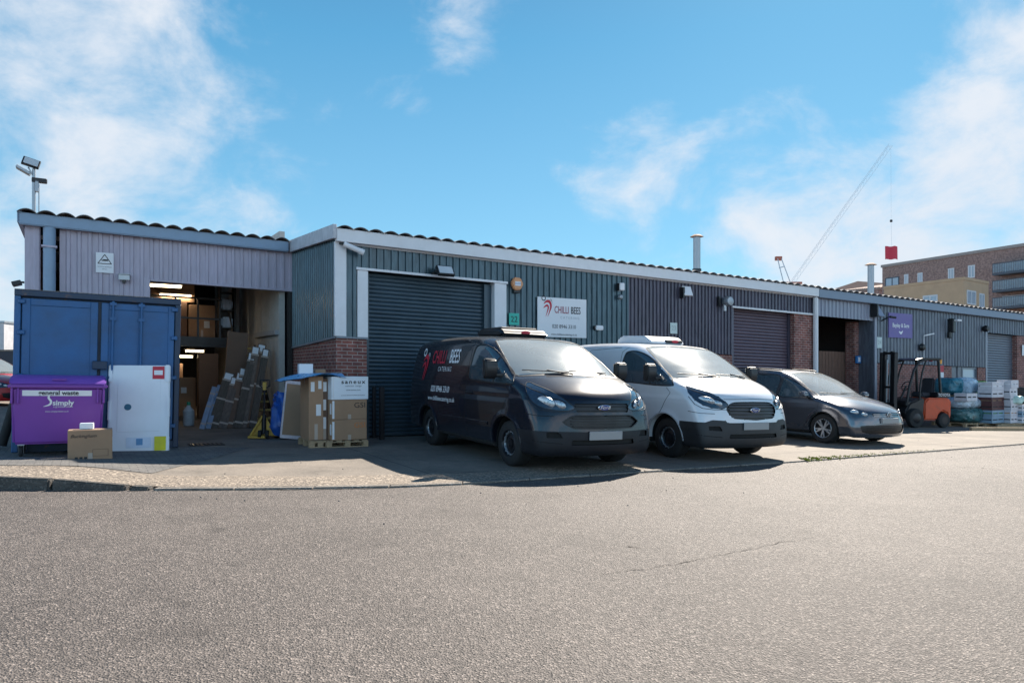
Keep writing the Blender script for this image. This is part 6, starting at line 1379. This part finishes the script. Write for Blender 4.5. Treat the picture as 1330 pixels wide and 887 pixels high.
# ================================================================== GOODS AT THE RIGHT
m_film2 = M('clear stretch film over goods', (.42, .50, .58), .25, var=.45, scale=7, bump=.7, bscale=12); m_film3 = M('dark green wrapped goods', (.04, .12, .13), .3, var=.6, scale=6, bump=.6, bscale=12)
def gp(px, Y): return ((px-665)*Y/F, Y)
Yg = 24.2
def goods(label, px, Y, size, mat, seed, z, group=None): return blob('wrapped_goods', label, 'wrapped goods', (*gp(px, Y), z), size, mat, seed, RZ, 'film_wrap', .07, group, 2.2)
pallet('wooden pallet under the lower wrapped bundles beside the forklift', gp(1247, Yg), (1.5, 1.1))
goods('dark green film wrapped bundle lowest beside the forklift', 1247, Yg, (1.45, 1.1, .50), m_film3, 3, .14)
goods('pale film wrapped bundle lying on the dark green bundle', 1247, Yg+.1, (1.25, 1.0, .38), m_film2, 4, .60)
goods('teal wrapped bundle on top behind the forklift cab', 1237, Yg+.9, (1.25, .9, .62), M('teal wrapped goods', (.04, .18, .24), .3, var=.5, scale=6, bump=.6, bscale=12), 5, 1.02)
goods('white film wrapped bundle topmost, right of the teal bundle', 1252, Yg+.7, (.62, .8, .62), M('white stretch film', (.5, .6, .7), .3, var=.3, scale=9, bump=.7, bscale=14), 6, 1.02)
pallet('wooden pallet standing under the teal wrapped bundle', gp(1240, Yg+1.0), (1.6, 1.0), z=.88)
def crate(label, loc, size, mat, rz=RZ, group='stacked produce crates at the right', fill=None, cat='crate'):
    t = thing('produce_crate', label, cat, loc, rz, group); w, d, h = size; mb = MB()
    for (a, b, c, d_) in ((-w/2, w/2, -d/2, -d/2+.02), (-w/2, w/2, d/2-.02, d/2), (-w/2, -w/2+.02, -d/2+.02, d/2-.02), (w/2-.02, w/2, -d/2+.02, d/2-.02)):
        mb.box(a, b, c, d_, 0, h*.42); mb.box(a, b, c, d_, h*.58, h)
    mb.box(-w/2+.02, w/2-.02, -d/2+.02, d/2-.02, 0, .02)
    for x in (-w/2, -.03, w/2-.06):
        mb.box(x, x+.06, -d/2+.001, -d/2+.019, h*.42, h*.58); mb.box(x, x+.06, d/2-.019, d/2-.001, h*.42, h*.58)
    mb.build('crate_body', mat, t)
    MB().box(-w/2+.03, w/2-.03, -d/2+.03, d/2-.03, .022, h*.8).build('contents', fill or m_dark, t, bevel=.03)
    return t
m_cw = M('white produce box', (.60, .58, .62), .6, var=.12, scale=5); m_cb = M('dark maroon crate', (.09, .03, .03), .6); m_cblu = M('pale blue crate', (.22, .32, .42), .5); m_gr = M('green leaves', (.07, .25, .02), .7, var=.4, scale=20); m_org = M('orange fruit', (.55, .25, .03), .5)
def stack(px, Y, specs, w=.62, d=.44):
    z = .02
    for (lab, h, mat, fill, dx) in specs:
        x, y = gp(px, Y); crate(lab, (x+dx, y, gz(x)+z), (w, d, h), mat, fill=fill); z += h+.004
pallet('long low pallet under the produce crates', gp(1296, Yg+.25), (1.75, 1.0), z=.02)
def st2(px, Y, specs, w=.62, d=.44, z=.15):
    for (lab, h, mat, fill, dx) in specs:
        x, y = gp(px, Y); crate(lab, (x+dx, y, gz(x)+z), (w, d, h), mat, fill=fill); z += h+.004
st2(1287, Yg, [('dark blue crate lowest of the front stack, left of the orange fruit', .22, m_cblu, None, 0), ('pale blue crate, second from the ground in the front stack', .2, m_cblu, m_gr, .01), ('maroon crate in the middle of the front stack', .22, m_cb, None, 0), ('brown maroon crate under the lilac boxes in the front stack', .2, m_cb, m_kraft, -.01), ('lilac white box with holes, second from top of the front stack', .24, m_cw, None, 0), ('lilac white box topmost on the front stack', .26, m_cw, m_whitecard, .01)], .80)
st2(1308, Yg+.2, [('pink white box lowest of the stack by the orange fruit', .24, m_cw, None, 0), ('crate showing orange fruit, low in the right stack', .18, m_cw, m_org, 0), ('pink white box in the middle of the right stack', .24, m_cw, None, .02), ('patterned white box high in the right stack', .25, m_cw, None, 0), ('white box below the topmost of the right stack', .25, m_cw, None, -.02), ('tilted white box topmost of the right stack', .26, m_cw, m_whitecard, .02)], .50)
st2(1322, Yg+.3, [('grey white crate lowest in the far right low stack', .2, m_cw, None, 0), ('grey crate in the middle of the far right low stack', .2, m_cblu, None, 0), ('grey white crate topmost of the far right low stack', .22, m_cw, None, 0)], .38)
st2(1269, Yg+.6, [('black crate lowest behind the wrapped bundles', .36, m_dark, None, 0), ('dark crate under the yellow packed crate', .3, m_cb, None, 0), ('crate of yellow packs between the bundles and the stacks', .2, M('yellow brown crate', (.35, .22, .06), .6), m_org, 0), ('grey crate below the green leaves', .24, m_cblu, m_gr, 0)], .5)
blob('lettuce_heap', 'bright green leafy vegetables heaped on the grey crate', 'vegetables', (*gp(1269, Yg+.6), 1.32), (.5, .4, .22), m_gr, 11, 0, 'leaves', .3)
gx_, gy_ = gp(1225, Yg-.4); crate('small white box with dark spots standing against the wrapped bundles', (gx_+.75, gy_, gz(gx_)+.86), (.66, .4, .25), m_cw, group=None)
# timber on the ground
TB = [(1296, 560, 2.0, 'long pale timber baulk nearest the road, in front of the crates', 4), (1325, 557, 1.6, 'pale timber baulk at the right edge beside the long one', -6), (1238, 552.5, 1.3, 'short reddish timber baulk before the wrapped bundles', 2), (1290, 553.5, 1.5, 'timber baulk just in front of the crate pallet', 6), (1322, 552.5, 1.0, 'short timber baulk right of the crate pallet', 0)]
for px, py, L_, lab, an in TB:
    x, y = G(px, py); t = gthing('timber_baulk', lab, 'timber', (x, y), R(an+8), 'timber baulks on the ground'); MB().box(-L_/2, L_/2, -.05, .05, 0, .10).build('baulk', m_wood, t, bevel=.008)
# brown tarpaulin covered pile at the far right
blob('covered_pile', 'dark brown covered pile of goods at the right edge', 'covered pile', (*gp(1332, Yg+1.6), .02), (1.3, 1.0, 1.3), M('brown covering', (.09, .065, .05), .8, var=.3, scale=5, bump=.4, bscale=10), 21, RZ, 'cover', .08)
blob('carrier_bag', 'pale green plastic bag on top of the far right crates', 'bag', (*gp(1319, Yg+.1), .78), (.4, .3, .28), M('pale green plastic', (.45, .62, .58), .4, var=.2), 22, 0, 'bag', .2)

# ================================================================== FAR BACKGROUND
m_hazebrick = brick_mat('brown brick with painted haze', (.30, .19, .17), (.22, .14, .125), (.34, .27, .25), 1)  # brick colour lightened to stand in for haze over the distance
m_cream = M('cream brick', (.50, .34, .22), .85, var=.08, scale=1); m_wframe = M('white window frame', (.6, .62, .66), .5, var=.03)
m_ret = M('dark balcony metal', (.06, .08, .11), .5)
def face(o, d):                           # a wall plane through o with horizontal direction d; returns hit(px, py)
    n = Vector((d.y, -d.x, 0))
    def hit(px, py):
        r = Vector(((px-665)/F, 1, (HY-py)/F)); k = (Vector((o.x, o.y, EYE))-Vector((0, 0, EYE))).dot(n)/r.dot(n); return Vector((0, 0, EYE))+r*k
    return hit, n
def flat_block(label, A, Bp, depth, top, mat, name='apartment_block'):
    d = (Bp-A).normalized(); inn = Vector((-d.y, d.x, 0)); t = thing(name, label, 'building', A, math.atan2(d.y, d.x)); L_ = (Bp-A).length
    MB().box(0, L_, 0, depth, -4, top).build('wall', mat, t); MB().box(-.15, L_+.15, -.12, depth+.1, top+.01, top+.35).build('parapet', M('parapet capping', (.3, .27, .26), .7), t)
    return t, d, L_
def winbox(t, hit, x0, x1, y0, y1, rec=.1, fr=m_wframe, pane=m_glasspane):
    a = hit(x0, y1); b = hit(x1, y0); inv = Matrix.Rotation(-t.rotation_euler.z, 4, 'Z') @ Matrix.Translation(-t.location)
    a = inv @ a; b = inv @ b; xa, xb, za, zb = a.x, b.x, a.z, b.z; f = .12
    mb = MB()
    for q in ((xa, xb, za, za+f), (xa, xb, zb-f, zb), (xa, xa+f, za+f, zb-f), (xb-f, xb, za+f, zb-f), ((xa+xb)/2-f/2, (xa+xb)/2+f/2, za+f, zb-f)): mb.box(q[0], q[1], -.06, .05, q[2], q[3])
    w_ = mb.build('window', fr, t); MB().box(xa+f, xb-f, -.03, -.01, za+f, zb-f).build('pane', pane, w_); return xa, xb, za, zb
fA = Vector(((1146-665)*95/F, 95, 0)); fB = Vector(((1380-665)*75.4/F, 75.4, 0)); fC = fB+(fB-fA)*.6
t, d, L_ = flat_block('large brown brick apartment block with balconies beyond the right roof', fA, fC, 16, 1.5+13.8, m_hazebrick)
hit, n_ = face(fA, d)
for (x0, x1, y0, y1) in ((1174.5, 1180, 356, 371), (1192, 1198.5, 354, 369), (1231.5, 1239.5, 348, 363.5), (1257.5, 1266.5, 344, 361.5)): winbox(t, hit, x0, x1, y0, y1)
winbox(t, hit, 1150, 1168, 359, 373, fr=m_ret)
for i, (y0, y1) in enumerate(((337, 357), (359.5, 379), (381, 401))):
    xa, xb, za, zb = winbox(t, hit, 1302, 1345, y0, y1, fr=m_wframe)
    bo = MB().box(xa-.2, xb+4, -1.5, -.08, za-.15, za+.1).build('balcony', m_ret, t); mb = MB()
    for k in range(40): mb.box(xa-.2+k*(xb-xa+4)/40, xa-.16+k*(xb-xa+4)/40, -1.48, -1.44, za+.1, za+1.1)
    mb.box(xa-.2, xb+4, -1.5, -1.42, za+1.1, za+1.18); mb.build('railing', m_ret, bo); MB().box(xa-.2, xb+4, -1.46, -1.45, za+.15, za+1.08).build('glass_screen', M('balcony glass', (.3, .38, .45), .1, alpha=.6), bo)
# cream block in front of it, corner at 1252
c_ = Vector(((1252-665)*66/F, 66, 0)); ztop = 1.5+(483-363.6)*66/F; Yl = (ztop-1.5)*F/(483-375.7); cl = Vector(((1148-665)*Yl/F, Yl, 0)); Yr = (ztop-1.5)*F/(483-369.3); cr_ = Vector(((1284-665)*Yr/F, Yr, 0))
t = thing('apartment_block', 'cream brick block with flat roof before the brown apartment block', 'building', c_, 0); d = (cl-c_); e_ = (cr_-c_)
pl = [Vector((0, 0, 0)), d, d+e_, e_]; mb = MB(); mb.hexa([(p.x, p.y, -3) for p in pl]+[(p.x, p.y, ztop) for p in pl]); mb.build('wall', m_cream, t)
mb = MB(); ctr = (d+e_)/2; mb.hexa([tuple(ctr+(p-ctr)*1.012+Vector((0, 0, ztop+.01))) for p in pl]+[tuple(ctr+(p-ctr)*1.012+Vector((0, 0, ztop+.28))) for p in pl]); mb.build('parapet', m_cream, t)
def win2(org, dr, x0, x1, y0, y1):
    dr = dr.normalized(); hit, n_ = face(org, dr); w_ = None
    if n_.y > 0: n_ = -n_
    a = hit(x0, y1); b = hit(x1, y0); o = thing('w', None, None); bpy.data.objects.remove(o)
    A_, B_ = Vector((a.x, a.y, 0))-t.location, Vector((b.x, b.y, 0))-t.location; za, zb = a.z, b.z
    mb = MB(); dv = (B_-A_).normalized(); f = .12; W_ = (B_-A_).length; n3 = Vector((n_.x, n_.y, 0))
    def bx_(m, s0, s1, z0, z1, o0, o1):
        m.hexa([tuple(A_+dv*s+n3*oo+Vector((0, 0, z))) for z in (z0, z1) for (s, oo) in ((s0, o1), (s1, o1), (s1, o0), (s0, o0))])
    for q in ((0, W_, za, za+f), (0, W_, zb-f, zb), (0, f, za+f, zb-f), (W_-f, W_, za+f, zb-f), (W_/2-f/2, W_/2+f/2, za+f, zb-f)): bx_(mb, *q, -.04, .06)
    w_ = mb.build('window', m_ret if W_ > 2 else m_wframe, t); mb = MB(); bx_(mb, f, W_-f, za+f, zb-f, .01, .03); mb.build('pane', m_glasspane, w_)
win2(c_, d, 1199, 1218, 382.5, 393); win2(c_, d, 1177, 1182, 386.5, 391); win2(c_, e_, 1255.5, 1267, 378.5, 395); win2(c_, e_, 1271.5, 1278, 382, 400)
# distant reddish roof
rA = Vector(((1072-665)*110/F, 110, 0)); rB = Vector(((1142-665)*104/F, 104, 0)); t, d, L_ = flat_block('distant low red brown roofed building left of the apartment block', rA, rB, 14, 1.5+(483-381)*110/F-.1, m_hazebrick, 'distant_building')
z_ = 1.5+(483-380)*110/F; zt = 1.5+(483-366)*110/F; mb = MB(); mb.add([(-.3, -.3, z_), (L_+.3, -.3, z_), (L_+.3, 14, z_), (-.3, 14, z_), (L_*.45, 3, zt), (L_+.3, 3, zt-.8)], [(0, 1, 5, 4), (0, 4, 3), (3, 4, 5, 2), (1, 2, 5)]); mb.build('roof', M('brown roof tiles', (.2, .11, .09), .85, var=.15), t)
# crane
m_crane = M('crane steel with painted haze', (.42, .48, .55), .6, var=.05); Yc = 190.  # steel colour lightened, painting in the haze of distance
def cp(px, py, Y=Yc): return Vector(((px-665)*Y/F, Y, EYE+(HY-py)*Y/F))
base = cp(1030, 372); t = thing('tower_crane', 'tall grey lattice crane with long raised jib behind the terrace', 'crane', base)
def lat(mb, a, b, w, n, r=.09):
    a = Vector(a)-base; b = Vector(b)-base; d = (b-a).normalized(); s = d.cross(Vector((0, 1, 0))).normalized()*w/2; up = Vector((0, w*.8, 0))
    L3 = [lambda t_: a.lerp(b, t_)+s, lambda t_: a.lerp(b, t_)-s, lambda t_: a.lerp(b, t_)+up]
    for f in L3: mb.tube([f(0), f(1)], r, 5)
    for i in range(n):
        for j in range(3): mb.tube([L3[j](i/n), L3[(j+1) % 3]((i+1)/n)], r*.6, 4)
mb = MB(); lat(mb, cp(1030, 366), cp(1157, 188), 1.1, 34, .025); mb.build('jib', m_crane, t)
mb = MB(); lat(mb, cp(1032, 372), cp(1032, 470), 2.2, 14, .13); mb.build('tower', m_crane, t)
mb = MB()
for a, b in (((1010, 336), (1018, 368)), ((1015, 336), (1027, 368)), ((1012, 348), (1019, 346))): mb.tube([cp(*a)-base, cp(*b)-base], .13, 5)
mb.build('a_frame', m_crane, t); MB().box(*[q for p in zip(cp(1008, 338)-base, cp(1016, 333)-base+Vector((0, 1, 0))) for q in p]).build('apex_box', M('rusty red box', (.4, .12, .08), .7), t)
MB().box(*[q for p in zip(cp(1022, 372)-base, cp(1042, 366)-base+Vector((0, 2, 0))) for q in p]).build('machinery_deck', M('rusty red box', (.4, .12, .08), .7), t)
mb = MB(); mb.tube([cp(1157, 188)-base, cp(1157.5, 285)-base], .018, 4); mb.build('hoist_rope', m_crane, t)
bq = cp(1157.5, 287)-base; MB().box(bq.x-.3, bq.x+.3, bq.y-.2, bq.y+.2, bq.z-.35, bq.z+.3).build('hook_block', m_blackmetal, t, bevel=.08)
mb = MB(); mb.tube([bq, cp(1158, 320)-base], .02, 4); mb.build('sling', m_crane, t)
fl = thing('hanging_banner', 'square red banner hanging from the crane hook above the flue', 'banner', cp(1158, 320)); mb = MB(); vs = []
for i in range(9):
    for j in range(9): vs.append((-1.75+3.4*i/8+.1*(j/8), .22*math.sin(i*.9)+.1*j/8, -3.45*j/8+.1*math.sin(i*1.3)))
mb.add(vs, [(i*9+j, (i+1)*9+j, (i+1)*9+j+1, i*9+j+1) for i in range(8) for j in range(8)]); mb.build('banner_cloth', M('red cloth', (.5, .03, .06), .7), fl, smooth=True)
# rubble mound, wall and fence far left
m_rub = M('brown rubble and earth', (.28, .20, .15), .95, var=.5, scale=1.5, bump=1, bscale=6)
mb = MB(); nx, ny = 60, 24; vs = []; rn = np.random.RandomState(2); ph = rn.rand(20)*6
for i in range(nx+1):
    for j in range(ny+1):
        x = -60+42*i/nx; y = 38+14*j/ny; e1 = math.sin(math.pi*min(1, (i/nx)*1.0))**.5 if i < nx else 0; e2 = math.sin(math.pi*j/ny)**.7 if 0 < j < ny else 0
        h = 4.6*min(1, (nx-i)/10)*e2*(.8+.12*math.sin(x*.9+ph[0])+.1*math.sin(y*1.7+x*2.1+ph[1]))+rn.rand()*.35*e2
        vs.append((x, y, gz(x)-.2+h*min(1, e1*3)))
mb.add(vs, [(i*(ny+1)+j, (i+1)*(ny+1)+j, (i+1)*(ny+1)+j+1, i*(ny+1)+j+1) for i in range(nx) for j in range(ny)]); tag(mb.build('rubble_mound', m_rub), kind='structure')
t = thing('perimeter_wall', 'low dark boundary wall beyond the red car', 'wall', (-45, 33, gz(-45)), R(4)); MB().box(0, 24, 0, .25, 0, 1.5).build('wall', M('dark wall paint', (.04, .045, .06), .8), t); MB().box(-.05, 24.05, -.03, .28, 1.502, 1.58).build('coping', m_kerb, t)
t = thing('site_cabin', 'pale grey site cabin in front of the rubble mound', 'cabin', (-30.5, 37, gz(-30)), R(6)); MB().box(0, 4, 0, 2.4, 2.0-.0, 3.4).build('cabin_body', M('pale cabin paint', (.5, .5, .52), .6), t); MB().box(-.05, 4.05, -.05, 2.45, 3.402, 3.5).build('roof', m_grey, t); MB().box(0.05, 3.95, .05, 2.35, 0, 1.998).build('base_store', m_rub, t)
